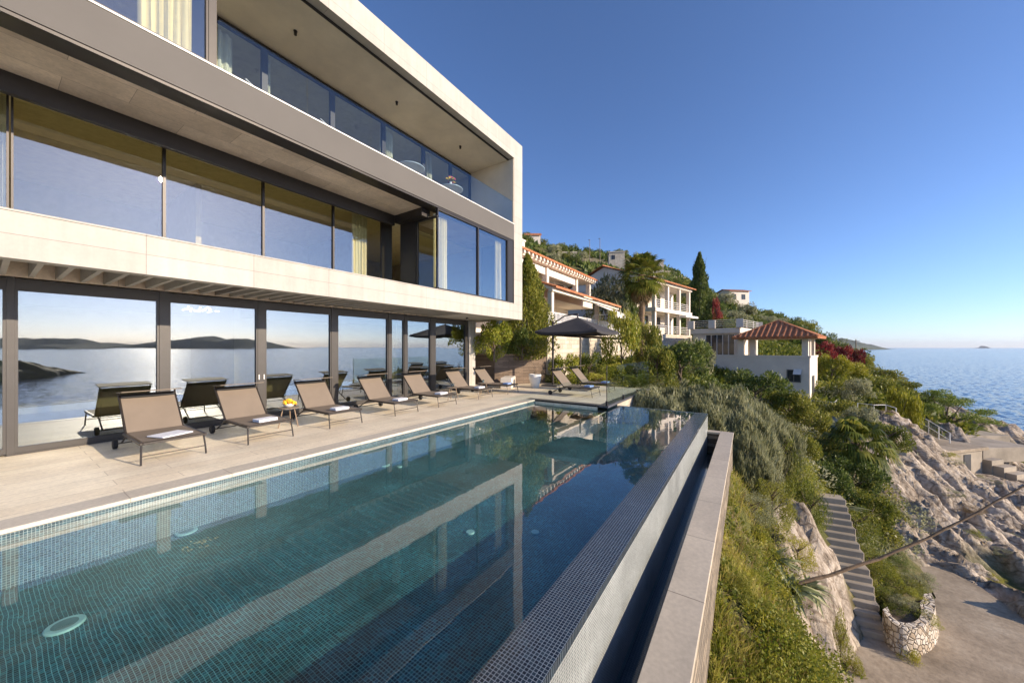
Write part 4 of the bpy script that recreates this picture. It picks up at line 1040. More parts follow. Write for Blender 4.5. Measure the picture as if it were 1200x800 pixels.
for p in (A, A.lerp(B, .45), B, C_):
    q = p + (p - ce) * .055; lbox(h3, 'post', WP, q.x - .28, q.x + .28, q.y - .28, q.y + .28, 3.655, 4.45)
dv = (B - A).normalized(); nv = Vector((dv.y, -dv.x))
f = MB()
for k in range(6):
    q = B - dv * (.35 + k * .5) + nv * .04; f.tube([(q.x, q.y, 1.0), (q.x, q.y, 3.0)], .035, 4)
f.build('window_frame', M['white_trim'], h3)
q0 = B - dv * .35 + nv * .02; q1 = B - dv * 2.85 + nv * .02
MB().quad((*q0, 1.0), (*q1, 1.0), (*q1, 3.0), (*q0, 3.0)).build('pane', M['glass_dark'], h3)
# --- pavilion on its white wall (local x along the front wall, y away from us)
PB = Vector(at(949, 417, 28)[:2]); Lw = 8.5
pv = thing('pavilion', 'open pavilion with terracotta hipped roof on top of a tall white wall', 'pavilion', (PB.x, PB.y, 0), math.atan2(-.233, .973))
lbox(pv, 'wall', WP, -Lw, 0, 0, 4.1, -5.5, .98); lbox(pv, 'parapet', WP, -Lw - .05, .06, -.05, .22, .982, 1.14); lbox(pv, 'parapet', WP, -.16, .06, .222, 4.1, .982, 1.14)
for (x, y) in ((-.3, .02), (-.3, 1.1), (-.3, 3.2), (-4.75, .02), (-4.05, .9), (-4.75, 3.2), (-2.6, 3.2)):
    if (x, y) != (-2.6, 3.2): lbox(pv, 'column', WP, x - .2, x + .2, y + .01, y + .42, 1.142 if y < .5 or x > -1 else .985, 2.5)
m = MB(); e = [(-5.2, -.7, 2.62), (.55, -.7, 2.62), (.55, 4.1, 2.62), (-5.2, 4.1, 2.62)]; ap = (-2.33, 1.7, 4.05)
for i in range(4): roof_slope(m, e[i], e[(i + 1) % 4], ap, ap, .38, .13, 4, .1)
for q in e: ridge_cap(m, (q[0], q[1], q[2] + .05), (ap[0], ap[1], ap[2] + .08), .09)
m.build('roof', RT, pv)
lbox(pv, 'roof_frame', M['wood'], -5.05, .4, -.55, 3.95, 2.502, 2.585)
win(pv, 'y', (0, -1.0), .8, .9, -.95)
m = MB(); m.quad((-1.0, -.02, .05), (-.5, -.02, .05), (-.5, -.45, -.35), (-1.0, -.45, -.35)); m.build('awning', M['awning'], pv)
lbox(pv, 'doorway', M['dark_void'], .003, .03, 1.0, 2.2, -3.0, -.5)
lbox(pv, 'side_balcony', WP, .002, 1.5, -.2, 2.6, -3.4, -3.2); lbox(pv, 'side_balcony', WP, .3, 1.0, 0, 2.2, -6.5, -3.41)
railing(pv, 'railing', [(.1, -.15, -3.19), (1.45, -.15, -3.19), (1.45, 2.5, -3.19)], .85, M['white_trim'], 3, .55, .018)

# --- houses up on the hill
def hill_house(name, label, px, py, t, w_, d_, h_, rot, flat=False, roofh=1.3, wm=None):
    p = at(px, py, t); o = thing(name, label, 'house', p, rot)
    lbox(o, 'wall', wm or WP, -w_ / 2, w_ / 2, -d_ / 2, d_ / 2, -6, h_)
    if flat: lbox(o, 'roof', wm or WP, -w_ / 2 - .2, w_ / 2 + .2, -d_ / 2 - .2, d_ / 2 + .2, h_ + .002, h_ + .35)
    else:
        m = MB(); a, b = w_ / 2 + .4, d_ / 2 + .4
        roof_slope(m, (-a, -b, h_), (a, -b, h_), (-a, 0, h_ + roofh), (a, 0, h_ + roofh), .5, .08, 1); roof_slope(m, (a, b, h_), (-a, b, h_), (a, 0, h_ + roofh), (-a, 0, h_ + roofh), .5, .08, 1); m.build('roof', RT, o)
        for sx in (-w_ / 2 + .01, w_ / 2 - .01): MB().poly([(sx, -d_ / 2, h_), (sx, d_ / 2, h_), (sx, 0, h_ + roofh * .9)]).build('gable', wm or WP, o)
    for k in range(max(1, int(w_ / 3))): win(o, 'y', (-d_ / 2, -w_ / 2 + 1.4 + k * 2.8), 1.0, 1.3, h_ - 2.2)
    return o
hill_house('hill_house', 'small white house with flat reddish roof on the crest right of the cypress', 859, 351, 98, 6, 4.5, 2.0, .75, False, .7)
hill_house('hill_house', 'beige square tower house among trees right of the palm top', 769, 318, 118, 3.6, 3.6, 3.0, .5, True, wm=M['pale_stone'])
hill_house('hill_house', 'white hilltop house directly above the next door roof', 624, 285, 120, 5, 4, 2.0, .6)
hill_house('hill_house', 'low pale hillside house with terraces left of the lamp posts', 664, 306, 118, 6, 4, 2.2, .55, True, wm=M['pale_stone'])
hill_house('hill_house', 'pale flat hillside house on the rocky terrace right of the lamp posts', 722, 304, 118, 5, 4, 1.8, .4, True, wm=M['pale_stone'])
for k, (px, t, lab) in enumerate(((691, 120, 'left tall lamp post on the hill crest'), (703, 112, 'right tall lamp post on the hill crest'))):
    p = at(px, 302, t); o = thing('lamp_post', lab, 'lamp post', p); MB().tube([(0, 0, -2), (0, 0, 6.0)], [.11, .07], 8).build('pole', M['alu'], o); MB().box(-.5, .1, -.12, .12, 6.0, 6.12, .02).build('lamp_head', M['alu'], o)
p = at(1003, 412, 62); o = thing('utility_pole', 'thin dark pole standing beyond the red bougainvillea', 'pole', (p[0], p[1], p[2] - 2)); MB().tube([(0, 0, 0), (0, 0, 4.2)], [.09, .06], 8).build('pole', M['wood'], o); MB().tube([(-.5, 0, 3.9), (.5, 0, 3.9)], .04, 6).build('crossarm', M['wood'], o)

# ------------------------------------------------------------------ stair, planter, hut, railings, rocks
s0 = Vector(at(1007, 745, 10.0)); s1 = Vector(at(970, 612, 12.1)); s0.z = PLAT_Z
dr = Vector((s1.x - s0.x, s1.y - s0.y)); run = dr.length; dr.normalize(); nst = 13; rise = (s1.z - s0.z) / nst; tr = run / nst
sa = math.atan2(dr.y, dr.x)
stt = thing('stone_stairs', 'flight of weathered concrete steps climbing the slope from the platform', 'stairs', (s0.x, s0.y, s0.z), sa)
m = MB()
for k in range(nst + 4):
    j_ = rnd.uniform(-.05, .05); m.box(k * tr + rnd.uniform(-.02, .02), (k + 1) * tr + .3, -.64 + j_, .64 + rnd.uniform(-.04, .04), (k - 1) * rise - .5, (k + 1) * rise + rnd.uniform(-.012, .012), .018)
m.build('steps', M['concrete'], stt)
bx('side_kerb', M['concrete'], stt, 0, .01, 0, .01, 0, .01) if False else None
# lower broad landing slab to the left-bottom is part of the platform
# round rubble planter beside the stairs
M['rubble'] = None
def mk_rubble():
    m, nt, out = nmat('white_rubble_stone'); src = coords(nt)
    v = N(nt, 'ShaderNodeTexVoronoi'); L(nt, src, v.inputs['Vector']); v.inputs['Scale'].default_value = 7.5
    e = N(nt, 'ShaderNodeTexVoronoi', feature='DISTANCE_TO_EDGE'); L(nt, src, e.inputs['Vector']); e.inputs['Scale'].default_value = 7.5
    s_ = N(nt, 'ShaderNodeSeparateColor'); L(nt, v.outputs['Color'], s_.inputs[0])
    col = ramp(nt, s_.outputs[0], [(0, (.40, .31, .21)), (.4, (.55, .48, .38)), (1, (.68, .62, .53))])
    col = mixc(nt, 1, col, ramp(nt, e.outputs['Distance'], [(.0, (.32, .26, .2)), (.09, (1, 1, 1))]), 'MULTIPLY')
    b_ = ramp(nt, e.outputs['Distance'], [(0, (0, 0, 0)), (.15, (1, 1, 1))])
    princ(nt, out, col, .9, 0, bump(nt, b_, .8, .05)); return m
M['rubble'] = mk_rubble()
rp = [at(px, py, (PLAT_Z - CH) * FPX / (HY - py)) for (px, py) in ((1034, 744), (1043, 758), (1058, 768), (1078, 767), (1093, 755), (1097, 738), (1092, 722))]
rp2 = [(p[0], p[1]) for p in rp]
# smooth the curve
cur = []
for i in range(len(rp2) - 1):
    for k in range(4):
        t_ = k / 4; p0 = rp2[max(i - 1, 0)]; p1 = rp2[i]; p2 = rp2[i + 1]; p3 = rp2[min(i + 2, len(rp2) - 1)]
        cur.append(tuple(.5 * ((2 * p1[a]) + (-p0[a] + p2[a]) * t_ + (2 * p0[a] - 5 * p1[a] + 4 * p2[a] - p3[a]) * t_ ** 2 + (-p0[a] + 3 * p1[a] - 3 * p2[a] + p3[a]) * t_ ** 3) for a in (0, 1)))
cur.append(rp2[-1]); cc = (sum(p[0] for p in cur) / len(cur), sum(p[1] for p in cur) / len(cur) + .9)
rw = thing('rubble_planter', 'curved rubble stone planter wall beside the foot of the stairs', 'planter', (cc[0], cc[1], PLAT_Z))
m = MB(); HW = .72
def off(p, d): v = Vector((cc[0] - p[0], cc[1] - p[1])); v.normalize(); return (p[0] + v.x * d - cc[0], p[1] + v.y * d - cc[1])
for a, b in zip(cur[:-1], cur[1:]):
    a0, b0, a1, b1 = off(a, -.06), off(b, -.06), off(a, .30), off(b, .30); a2, b2 = off(a, 0.02), off(b, 0.02)
    m.quad((*a0, -.1), (*b0, -.1), (*b2, HW), (*a2, HW)); m.quad((*a1, HW), (*b1, HW), (*b1, -.1), (*a1, -.1)); m.quad((*a2, HW + .002), (*b2, HW + .002), (*b1, HW + .002), (*a1, HW + .002))
m.build('wall', M['rubble'], rw)
m = MB(); cpt = (cur[0][0] * .5 + cur[-1][0] * .5 - cc[0], cur[0][1] * .5 + cur[-1][1] * .5 - cc[1], HW - .05)
for a, b in zip(cur[:-1], cur[1:]): m.poly([(*off(a, .22), HW - .16), (*off(b, .22), HW - .16), cpt])
m.build('soil', M['bark'], rw)
# concrete hut on the rocks
hp = Vector(at(1136, 557, 22.4)); ht = thing('concrete_hut', 'small flat concrete hut with dark doorway on the rocky shore', 'hut', (hp.x, hp.y, hp.z), YAW + .25)
lbox(ht, 'wall', M['concrete'], -2.9, 1.25, 0, 2.6, -1.5, 1.55); lbox(ht, 'roof', M['platform'], -3.3, 1.45, -.2, 2.9, 1.552, 1.75, .02)
lbox(ht, 'doorway', M['dark_void'], -.55, .1, -.03, -.003, .0, 1.35)
m = MB()
for k in range(6): m.box(1.5 + k * .1, 2.7 + k * .15, -.3 - k * .45, .15 - k * .45, -1.5, .9 - k * .3)
m.build('steps', M['concrete'], ht)
for k, (px, py, t, w_, d_, h_, lab) in enumerate(((1150, 521, 25, 4.0, 2.6, .35, 'flat concrete sunbathing slab behind the hut'), (1128, 512, 28.5, 5.0, 2, .7, 'low concrete block wall below the pine'), (1192, 530, 28, 2.6, 1.8, .2, 'flat concrete slab right of the hut at the picture edge'), (1185, 520, 31, 5.5, .35, .5, 'long dark low wall between the slabs and the sea rocks'))):
    p = Vector(at(px, py, t)); tag(MB().box(-w_ / 2, w_ / 2, -d_ / 2, d_ / 2, -.45 - h_, h_ * .5, .02).build('concrete_slab', M['concrete'], None, loc=p), lab, 'slab'); 
    CO.objects[-1].rotation_euler.z = YAW + .1 - .08 * k
# sloping path with white railing
pa = [Vector(at(*q)) for q in ((1068, 497, 27.5), (1088, 508, 25.5), (1113, 524, 23.5))]
rl = thing('path_railing', 'white tube railing descending beside the sloping path to the hut', 'railing', (0, 0, 0)); railing(rl, 'rail', [tuple(q) for q in pa], .95, M['white_trim'], 2, 1.3, .025)
pb = [Vector(at(*q)) for q in ((1005, 487, 23.5), (1024, 490, 22.5), (1038, 490, 22.5), (1050, 494, 22.0))]
rl = thing('path_railing', 'white tube railing on the upper path left of the yellow shrub', 'railing', (0, 0, 0)); railing(rl, 'rail', [tuple(q) for q in pb], .85, M['white_trim'], 2, 1.1, .022)
m = MB(); w0 = Vector((.9, 1.0, 0)) * 1.2
for a, b in zip(pa[:-1], pa[1:]):
    dn = Vector((0, 0, -.02)); n_ = Vector((-(b - a).y, (b - a).x, 0)).normalized() * 1.9
    if n_.x > 0: n_ = -n_
    a2, b2 = a + n_ * -.05, b + n_ * -.05
    m.quad(a2 + dn, b2 + dn, b + n_ + dn, a + n_ + dn); m.quad(a + n_ + dn, b + n_ + dn, b + n_ + Vector((0, 0, -3)), a + n_ + Vector((0, 0, -3))); m.quad(a2 + dn, b2 + dn, b2 + Vector((0, 0, -3)), a2 + Vector((0, 0, -3)))
struct(m.build('sloping_path', M['concrete']))
# ------------------------------------------------------------------ vegetation
RG = np.random.RandomState(11)
def leafquads(C, D, Ln, W):
    # C centres, D unit directions, Ln length, W width -> rhombic leaves
    n = len(C); r = RG.normal(size=(n, 3)); side = np.cross(D, r); side /= (np.linalg.norm(side, axis=1, keepdims=True) + 1e-9)
    Ln = np.broadcast_to(Ln, (n,))[:, None]; W = np.broadcast_to(W, (n,))[:, None]
    nr = np.cross(D, side)
    V = np.stack([C - D * Ln * .5, C + side * W * .5 + nr * W * .12, C + D * Ln * .5, C - side * W * .5 + nr * W * .12], 1).reshape(-1, 3)
    F = np.arange(4 * n).reshape(n, 4); return V, F
def unit(v): return v / (np.linalg.norm(v, axis=-1, keepdims=True) + 1e-9)
def v3(P, s): return (vnoise(P[:, 0] * s + P[:, 2] * s * .6 + 50, P[:, 1] * s - P[:, 2] * s * .5 + 50) + vnoise(P[:, 2] * s + 80 + P[:, 0] * s * .3, P[:, 1] * s * .7 + P[:, 0] * s + 90)) / 2
def cloud(lobes, n, leaf, inner=.45, up=.15, gap=.0, aspect=.45):
    w_ = np.array([l[1][0] * l[1][1] * l[1][2] for l in lobes]) ** .67; w_ /= w_.sum()
    k = RG.choice(len(lobes), n, p=w_)
    c = np.array([l[0] for l in lobes])[k]; r = np.array([l[1] for l in lobes])[k]
    d = unit(RG.normal(size=(n, 3))); rad = inner + (1.06 - inner) * RG.rand(n, 1) ** .5
    P = c + d * r * rad
    if gap: keep = v3(P, 2.2) > gap; P = P[keep]; d = d[keep]
    D = unit(d * .7 + RG.normal(size=d.shape) * .6 + np.array([0, 0, up]))
    s = leaf * RG.uniform(.6, 1.3, len(P))
    return leafquads(P, D, s, s * aspect)
def mkmesh(name, V, F, mat):
    o = npmesh(name, V, F, mat); me = o.data; bpy.data.objects.remove(o); return me
def lobes_round(n, zr=.8, seed=0):
    r = random.Random(seed); L_ = [((0, 0, .5 * zr), (.62, .62, .5 * zr))]
    for k in range(n):
        a = r.random() * 6.28; e = r.uniform(.1, .95); q = math.sqrt(1 - (e - .1) ** 2 * .8) * r.uniform(.45, .72)
        s = r.uniform(.2, .38); L_.append(((q * math.cos(a), q * math.sin(a), e * zr), (s, s, s * .85)))
    return L_
MESH = {}
MESH['bush'] = [mkmesh('shrub_leaves', *cloud(lobes_round(13, .9, k), 6500, .085, .35, .2, .42), M['leaf_mid']) for k in range(3)]
MESH['fine'] = [mkmesh('shrub_leaves', *cloud(lobes_round(16, .8, 10 + k), 7500, .048, .5, .2, .38), M['leaf_mid']) for k in range(2)]
MESH['crown'] = [mkmesh('tree_leaves', *cloud([((l[0][0], l[0][1], l[0][2] + .25), l[1]) for l in lobes_round(18, 1.0, 20 + k)], 2600, .12, .5, .1, .40), M['leaf_dark']) for k in range(4)]
def cyp_lobes(n, seed, w_=.5, H=2.6):
    r = random.Random(seed); L_ = []
    for k in range(n):
        z = H * (k + .5) / n; q = w_ * (1 - (z / H) ** 1.7) * r.uniform(.55, .8) + .03; a = r.random() * 6.28
        L_.append(((q * .55 * math.cos(a), q * .55 * math.sin(a), z), (q * .7 + .03, q * .7 + .03, H / n * 1.8)))
    return L_
def cyp(n, prof, seed, leaf):
    r = np.random.RandomState(seed); z = 2.7 * r.rand(n) ** .9; a = r.rand(n) * 6.283
    R_ = np.interp(z / 2.7, [q[0] for q in prof], [q[1] for q in prof]) * (.45 + 1.0 * fbm(a * 1.6 + seed * 7, z * 3.2, 3))
    q = R_ * r.uniform(.35, 1.05, n) ** .6; P = np.stack([q * np.cos(a), q * np.sin(a), z], 1)
    D = unit(np.stack([np.cos(a) * .5, np.sin(a) * .5, np.full(n, .9)], 1) + r.normal(size=(n, 3)) * .4)
    return leafquads(P, D, leaf * r.uniform(.6, 1.3, n), leaf * .34)
MESH['cypress'] = [mkmesh('columnar_leaves', *cyp(15000, [(0, .5), (.12, .62), (.4, .58), (.65, .42), (.85, .22), (.95, .1), (1, .02)], 1, .085), M['leaf_dark']),
                   mkmesh('cypress_leaves', *cyp(9000, [(0, .42), (.2, .55), (.45, .46), (.7, .3), (.9, .13), (1, .02)], 2, .11), M['leaf_dark'])]
def spiky(n, seed, H=1.0, L_=.24):
    r = np.random.RandomState(seed); a = r.rand(n) * 6.283; q = np.sqrt(r.rand(n)); 
    top = 1 - .55 * q ** 2 + (fbm(q * np.cos(a) * 3 + seed, q * np.sin(a) * 3, 3) - .5) * .5
    z = top * H * (r.rand(n) ** .45)
    P = np.stack([q * np.cos(a), q * np.sin(a), z], 1)
    D = unit(np.stack([np.cos(a) * q * .5, np.sin(a) * q * .5, np.ones(n) * .9], 1) + r.normal(size=(n, 3)) * .36)
    kp = v3(P, 3.5) > .40; P = P[kp]; D = D[kp]; n = len(P)
    return leafquads(P, D, L_ * r.uniform(.4, 1.2, n), .024 * r.uniform(.7, 1.5, n))
MESH['spiky'] = [mkmesh('olive_stems', *spiky(15000, k), M['leaf_olive']) for k in range(3)]
def setmat(o, mat):
    o.material_slots[0].link = 'OBJECT'; o.material_slots[0].material = mat
def leafpart(name, me, mat, parent, loc=(0, 0, 0), sc=(1, 1, 1), rz=0):
    o = bpy.data.objects.new(name, me); CO.objects.link(o); o.parent = parent; o.location = loc; o.scale = sc; o.rotation_euler.z = rz; setmat(o, mat); return o
TRUNK = {}
def trunk_mesh(key, H, r0, limbs, spread, seed=0):
    r = random.Random(seed); m = MB()
    pts = [(r.uniform(-.04, .04) * H * (k > 0), r.uniform(-.04, .04) * H * (k > 0), H * k / 5) for k in range(6)]; m.tube(pts, [r0 * (1 - .6 * k / 5) for k in range(6)], 8)
    for k in range(limbs):
        a = r.random() * 6.28; z = H * r.uniform(.35, .95); L_ = spread * r.uniform(.6, 1)
        m.tube([(0, 0, z), (L_ * .5 * math.cos(a), L_ * .5 * math.sin(a), z + L_ * .4), (L_ * math.cos(a + .3), L_ * math.sin(a + .3), z + L_ * .8)], [r0 * .45, r0 * .3, r0 * .1], 6)
    o = m.build('trunk', M['bark']); me = o.data; bpy.data.objects.remove(o); return me
TR = [trunk_mesh('t', .8, .06, 6, .55, k) for k in range(2)]
def plant(kind, name, label, cat, px, t, wpx, top=None, h=None, mat='leaf_mid', z=None, group=None, var=None, sink=.15):
    p = at(px, 407, t); x, y = p[0], p[1]; z0 = hz(x, y) - sink if z is None else z
    w_ = wpx * t / FPX / 2
    if h is None: h = max(.4, CH + (HY - top) / FPX * t - z0)
    o = thing(name, label, cat, (x, y, z0), rnd.random() * 6.28, group)
    ms = MESH[kind]; me = ms[rnd.randrange(len(ms)) if var is None else var]
    nat = {'bush': 1.0, 'fine': .95, 'crown': 1.45, 'cypress': 2.7, 'spiky': 1.1}[kind]; wn = {'bush': 1.0, 'fine': 1.0, 'crown': 1.0, 'cypress': .55, 'spiky': 1.08}[kind]
    leafpart('foliage' if kind in ('bush', 'fine', 'spiky') else 'crown', me, M[mat], o, (0, 0, 0), (w_ / wn, w_ / wn, h / nat))
    if kind != 'spiky':
        s = bpy.data.objects.new('stem' if kind in ('bush', 'fine') else 'trunk', TR[rnd.randrange(2)]); CO.objects.link(s); s.parent = o; s.scale = (w_ * .9, w_ * .9, h / nat * (.8 if kind != 'cypress' else 2.2)); s.location = (0, 0, -.1)
    return o
# by the villa and the terrace
plant('cypress', 'columnar_tree', 'tall dense dark green columnar tree growing at the end of the villa', 'tree', 618, 18.2, 52, top=298, mat='leaf_mid', z=1.2, var=0)
plant('bush', 'planter_shrub', 'leafy light green shrub in the brown stone planter, left of the columnar tree', 'shrub', 579, 15.9, 56, h=1.55, mat='leaf_bright', z=1.3)
plant('bush', 'planter_shrub', 'dark lower shrub at the foot of the columnar tree', 'shrub', 612, 17.3, 46, h=1.3, mat='leaf_dark', z=1.3)
for px, t, w_, top, mt, lab in ((662, 18.0, 44, 418, 'leaf_bright', 'bright green bush behind the far lounger, under the parasol mast'), (690, 18.6, 44, 414, 'leaf_mid', 'green bush with yellow leaves behind the far lounger backrest'),
        (716, 19.2, 42, 424, 'leaf_yellow', 'yellow-green low bush right behind the glass balustrade'), (700, 17.2, 34, 436, 'leaf_bright', 'small light green bush at the terrace edge')):
    plant('bush', 'terrace_bush', lab, 'shrub', px, t, w_, top=top, mat=mt, z=-.3)
plant('bush', 'citrus_bush', 'tall bright green bush below the fan palm', 'shrub', 728, 22, 50, top=366, mat='leaf_bright')
plant('bush', 'ivy_bush', 'dark ivy covered bush hanging right of the bright green bush', 'shrub', 757, 23, 44, top=374, mat='leaf_mid')
plant('crown', 'broad_tree', 'brownish dark tree between the two red roofed houses', 'tree', 712, 32, 62, top=312, mat='leaf_olive', z=1.5)
plant('crown', 'broad_tree', 'dark evergreen tree just left of the fan palm', 'tree', 735, 36, 40, top=318, mat='leaf_dark', z=2)
plant('bush', 'round_shrub', 'large dark green rounded shrub left of the white pavilion wall', 'shrub', 797, 21.5, 92, top=398, mat='leaf_dark')
plant('bush', 'round_shrub', 'dark green shrub behind the cycad at the terrace end', 'shrub', 770, 20.5, 56, top=404, mat='leaf_mid')
plant('crown', 'olive_tree', 'grey-green small tree in front of the terrace building window', 'tree', 822, 26.5, 36, top=398, mat='leaf_olive')
plant('bush', 'olive_shrub', 'grey-green shrub below the stone wall of the gabled house', 'shrub', 803, 28, 40, top=400, mat='leaf_olive')
plant('bush', 'round_shrub', 'dense dark green shrub before the middle of the white pavilion wall', 'shrub', 885, 21.5, 80, top=437, mat='leaf_dark')
plant('bush', 'round_shrub', 'green shrub below the small barred window of the pavilion wall', 'shrub', 925, 21, 58, top=455, mat='leaf_mid')
plant('bush', 'round_shrub', 'low dark shrub between the pavilion wall and the olive hedge', 'shrub', 850, 20, 60, top=447, mat='leaf_dark')
plant('bush', 'round_shrub', 'shrub at the corner of the white pavilion wall', 'shrub', 948, 19.5, 50, top=470, mat='leaf_mid')
# olive-grey upright hedge beyond the pool end: separate mounds
for row, items in (('middle', ((765, 13.2, 66, 458), (800, 13.6, 74, 456), (835, 13.8, 80, 455), (868, 13.6, 78, 458), (896, 13.0, 64, 474))), ('front', ((785, 12.5, 60, 468), (825, 12.3, 70, 470), (862, 12.2, 76, 476), (876, 10.8, 50, 512))), ('back', ((810, 16, 70, 460), (845, 15.5, 70, 458)))):
    for k, (px, t, w_, top) in enumerate(items):
        plant('spiky', 'rosemary_bush', 'rosemary-like bush, %s from the left in the %s row beyond the infinity edge' % ('first second third fourth fifth'.split()[k], row), 'shrub', px, t, w_ * 1.25, top=top, mat='leaf_olive', group='rosemary bushes beyond the infinity edge', sink=.3)
# slope shrubs right of the pool
SL = [(912, 11.8, 56, 508, 'fine', 'leaf_mid', 'leafy green shrub between the rosemary thicket and the upper slope'), (896, 10.6, 44, 530, 'fine', 'leaf_olive', 'pale feathery shrub at the right end of the rosemary thicket'), (940, 15.5, 46, 508, 'bush', 'leaf_mid', 'dark leafy shrub under the pavilion side balcony wall'), (905, 9.6, 54, 560, 'fine', 'leaf_mid', 'green leafy shrub low on the slope beside the coping'), (880, 8.4, 60, 575, 'fine', 'leaf_olive', 'feathery grey-green shrub leaning over the outer coping'),
      (932, 12.6, 62, 535, 'fine', 'leaf_bright', 'light green shrub with yellow leaves above the stairs'), (950, 11.5, 50, 570, 'fine', 'leaf_mid', 'green shrub left of the stair top'),
      (975, 14.2, 60, 545, 'bush', 'leaf_dark', 'dark shrub at the head of the stairs'), (1000, 15.5, 70, 540, 'bush', 'leaf_dark', 'large dark shrub under the drooping palm'),
      (1022, 14.0, 52, 580, 'bush', 'leaf_mid', 'mid green shrub spilling over the rock right of the stairs'), (1003, 12.6, 62, 592, 'fine', 'leaf_mid', 'rounded green shrub right of the upper steps'),
      (1018, 11.6, 50, 640, 'fine', 'leaf_mid', 'low grey-green shrub beside the middle steps'), (935, 9.2, 42, 628, 'fine', 'leaf_yellow', 'yellow-green shrub left of the stairs above the agave'),
      (912, 8.6, 40, 612, 'fine', 'leaf_bright', 'bright green nasturtium-like clump on the slope'), (870, 6.4, 46, 640, 'fine', 'leaf_mid', 'leafy green clump close to the outer wall'),
      (862, 5.2, 50, 700, 'fine', 'leaf_mid', 'leafy clump at the foot of the outer wall, near the bottom edge'), (890, 6.0, 44, 668, 'fine', 'leaf_bright', 'fresh green clump left of the agave'),
      (1035, 11.4, 46, 672, 'fine', 'leaf_bright', 'low green plants inside the rubble planter, left'), (1060, 11.6, 44, 690, 'fine', 'leaf_olive', 'low grey-green plants inside the rubble planter, right'),
      (1050, 10.2, 40, 708, 'fine', 'leaf_mid', 'small plants behind the rubble planter rim'), (985, 9.1, 30, 722, 'fine', 'leaf_mid', 'small green tuft left of the bottom steps'),
      (1002, 8.9, 26, 768, 'fine', 'leaf_yellow', 'yellow-green tuft at the edge of the platform'), (1066, 9.2, 26, 762, 'fine', 'leaf_yellow', 'small yellow-green tuft at the foot of the rubble planter'),
      (1040, 18.5, 54, 494, 'bush', 'leaf_mid', 'green shrub above the pale rocks, right of the palm'), (1005, 19.5, 44, 480, 'bush', 'leaf_olive', 'grey-green shrub left of the upper railing'),
      (985, 24, 44, 468, 'bush', 'leaf_mid', 'green shrub beside the pavilion side balcony'), (968, 21, 40, 500, 'bush', 'leaf_olive', 'grey shrub below the pavilion side balcony'),
      (975, 33, 42, 418, 'bush', 'leaf_yellow', 'yellow-green tree-like shrub right of the pavilion corner'), (1002, 34, 46, 425, 'bush', 'leaf_yellow', 'big yellow-green shrub on the slope below the red bougainvillea'),
      (1058, 25.0, 40, 452, 'bush', 'leaf_yellow', 'bright yellow shrub between the two white railings'), (1000, 29, 44, 446, 'bush', 'leaf_olive', 'olive shrub in the middle of the slope'),
      (1030, 33, 50, 442, 'bush', 'leaf_mid', 'green shrub on the slope above the railing'), (1050, 38, 50, 446, 'bush', 'leaf_mid', 'dark green bush on the seaward crest'),
      (1075, 37, 44, 462, 'bush', 'leaf_dark', 'dark bush on the crest left of the pine'), (1028, 43, 50, 430, 'bush', 'leaf_mid', 'bush on the seaward crest below the headland'),
      (1040, 27, 36, 470, 'bush', 'leaf_mid', 'green bush behind the retaining wall')]
for (px, t, w_, top, kd, mt, lab) in SL: plant(kd, 'slope_shrub', lab, 'shrub', px, t, w_, top=top, mat=mt)
# red bougainvillea
for px, t, w_, top, lab in ((840, 56, 14, 352, 'red bougainvillea climbing beside the tall cypress'), (962, 43, 34, 402, 'dark red bougainvillea left part of the hedge right of the pavilion roof'), (985, 44, 34, 404, 'red bougainvillea hedge in the middle, below the headland'), (1002, 45, 26, 408, 'pinkish red bougainvillea at the seaward end of the hedge')):
    plant('bush', 'bougainvillea', lab, 'shrub', px, t, w_, top=top, mat='leaf_red')
plant('cypress', 'cypress_tree', 'tall dark cypress rising above the white houses', 'tree', 820, 58, 30, top=296, mat='leaf_dark', var=1)
# hill trees
HL = []
for k in range(1400):
    px = RG.uniform(596, 1010); t = math.exp(RG.uniform(math.log(46), math.log(150)))
    x, y = at(px, 407, t)[:2]
    if x > 22: continue
    z = hz(x, y); py = HY - (z - CH) / t * FPX
    if z < -5: continue
    if py > 396 and t < 60: continue
    if any((x - a) ** 2 + (y - b) ** 2 < (2.1 + t * .014) ** 2 for a, b in HL): continue
    if px < 735 and 86 < t < 128 and fbm(np.array([x * .08]), np.array([y * .08]), 3)[0] < .5: continue
    if x < -4 and t < 52: continue
    HL.append((x, y))
    if len(HL) > 210: break
for (x, y) in HL:
    t = math.hypot(x, y); s = RG.uniform(1.5, 2.7) * (1 + t * .002); z = hz(x, y)
    mt = ('leaf_dark', 'leaf_dark', 'leaf_mid', 'leaf_mid', 'leaf_olive')[RG.randint(5)]; cw = {'leaf_dark': 'dark evergreen', 'leaf_mid': 'fresh green', 'leaf_olive': 'grey-green olive coloured'}[mt]
    o = thing('hillside_tree', cw + ' rounded tree in the wood covering the hill behind the houses', 'tree', (x, y, z - .2), RG.rand() * 6.28, cw + ' trees on the hill behind the houses')
    h = s * RG.uniform(.75, 1.05)
    leafpart('crown', MESH['crown'][RG.randint(4)], M[mt], o, (0, 0, 0), (s, s, h))
    tk = bpy.data.objects.new('trunk', TR[RG.randint(2)]); CO.objects.link(tk); tk.parent = o; tk.scale = (s, s, h)

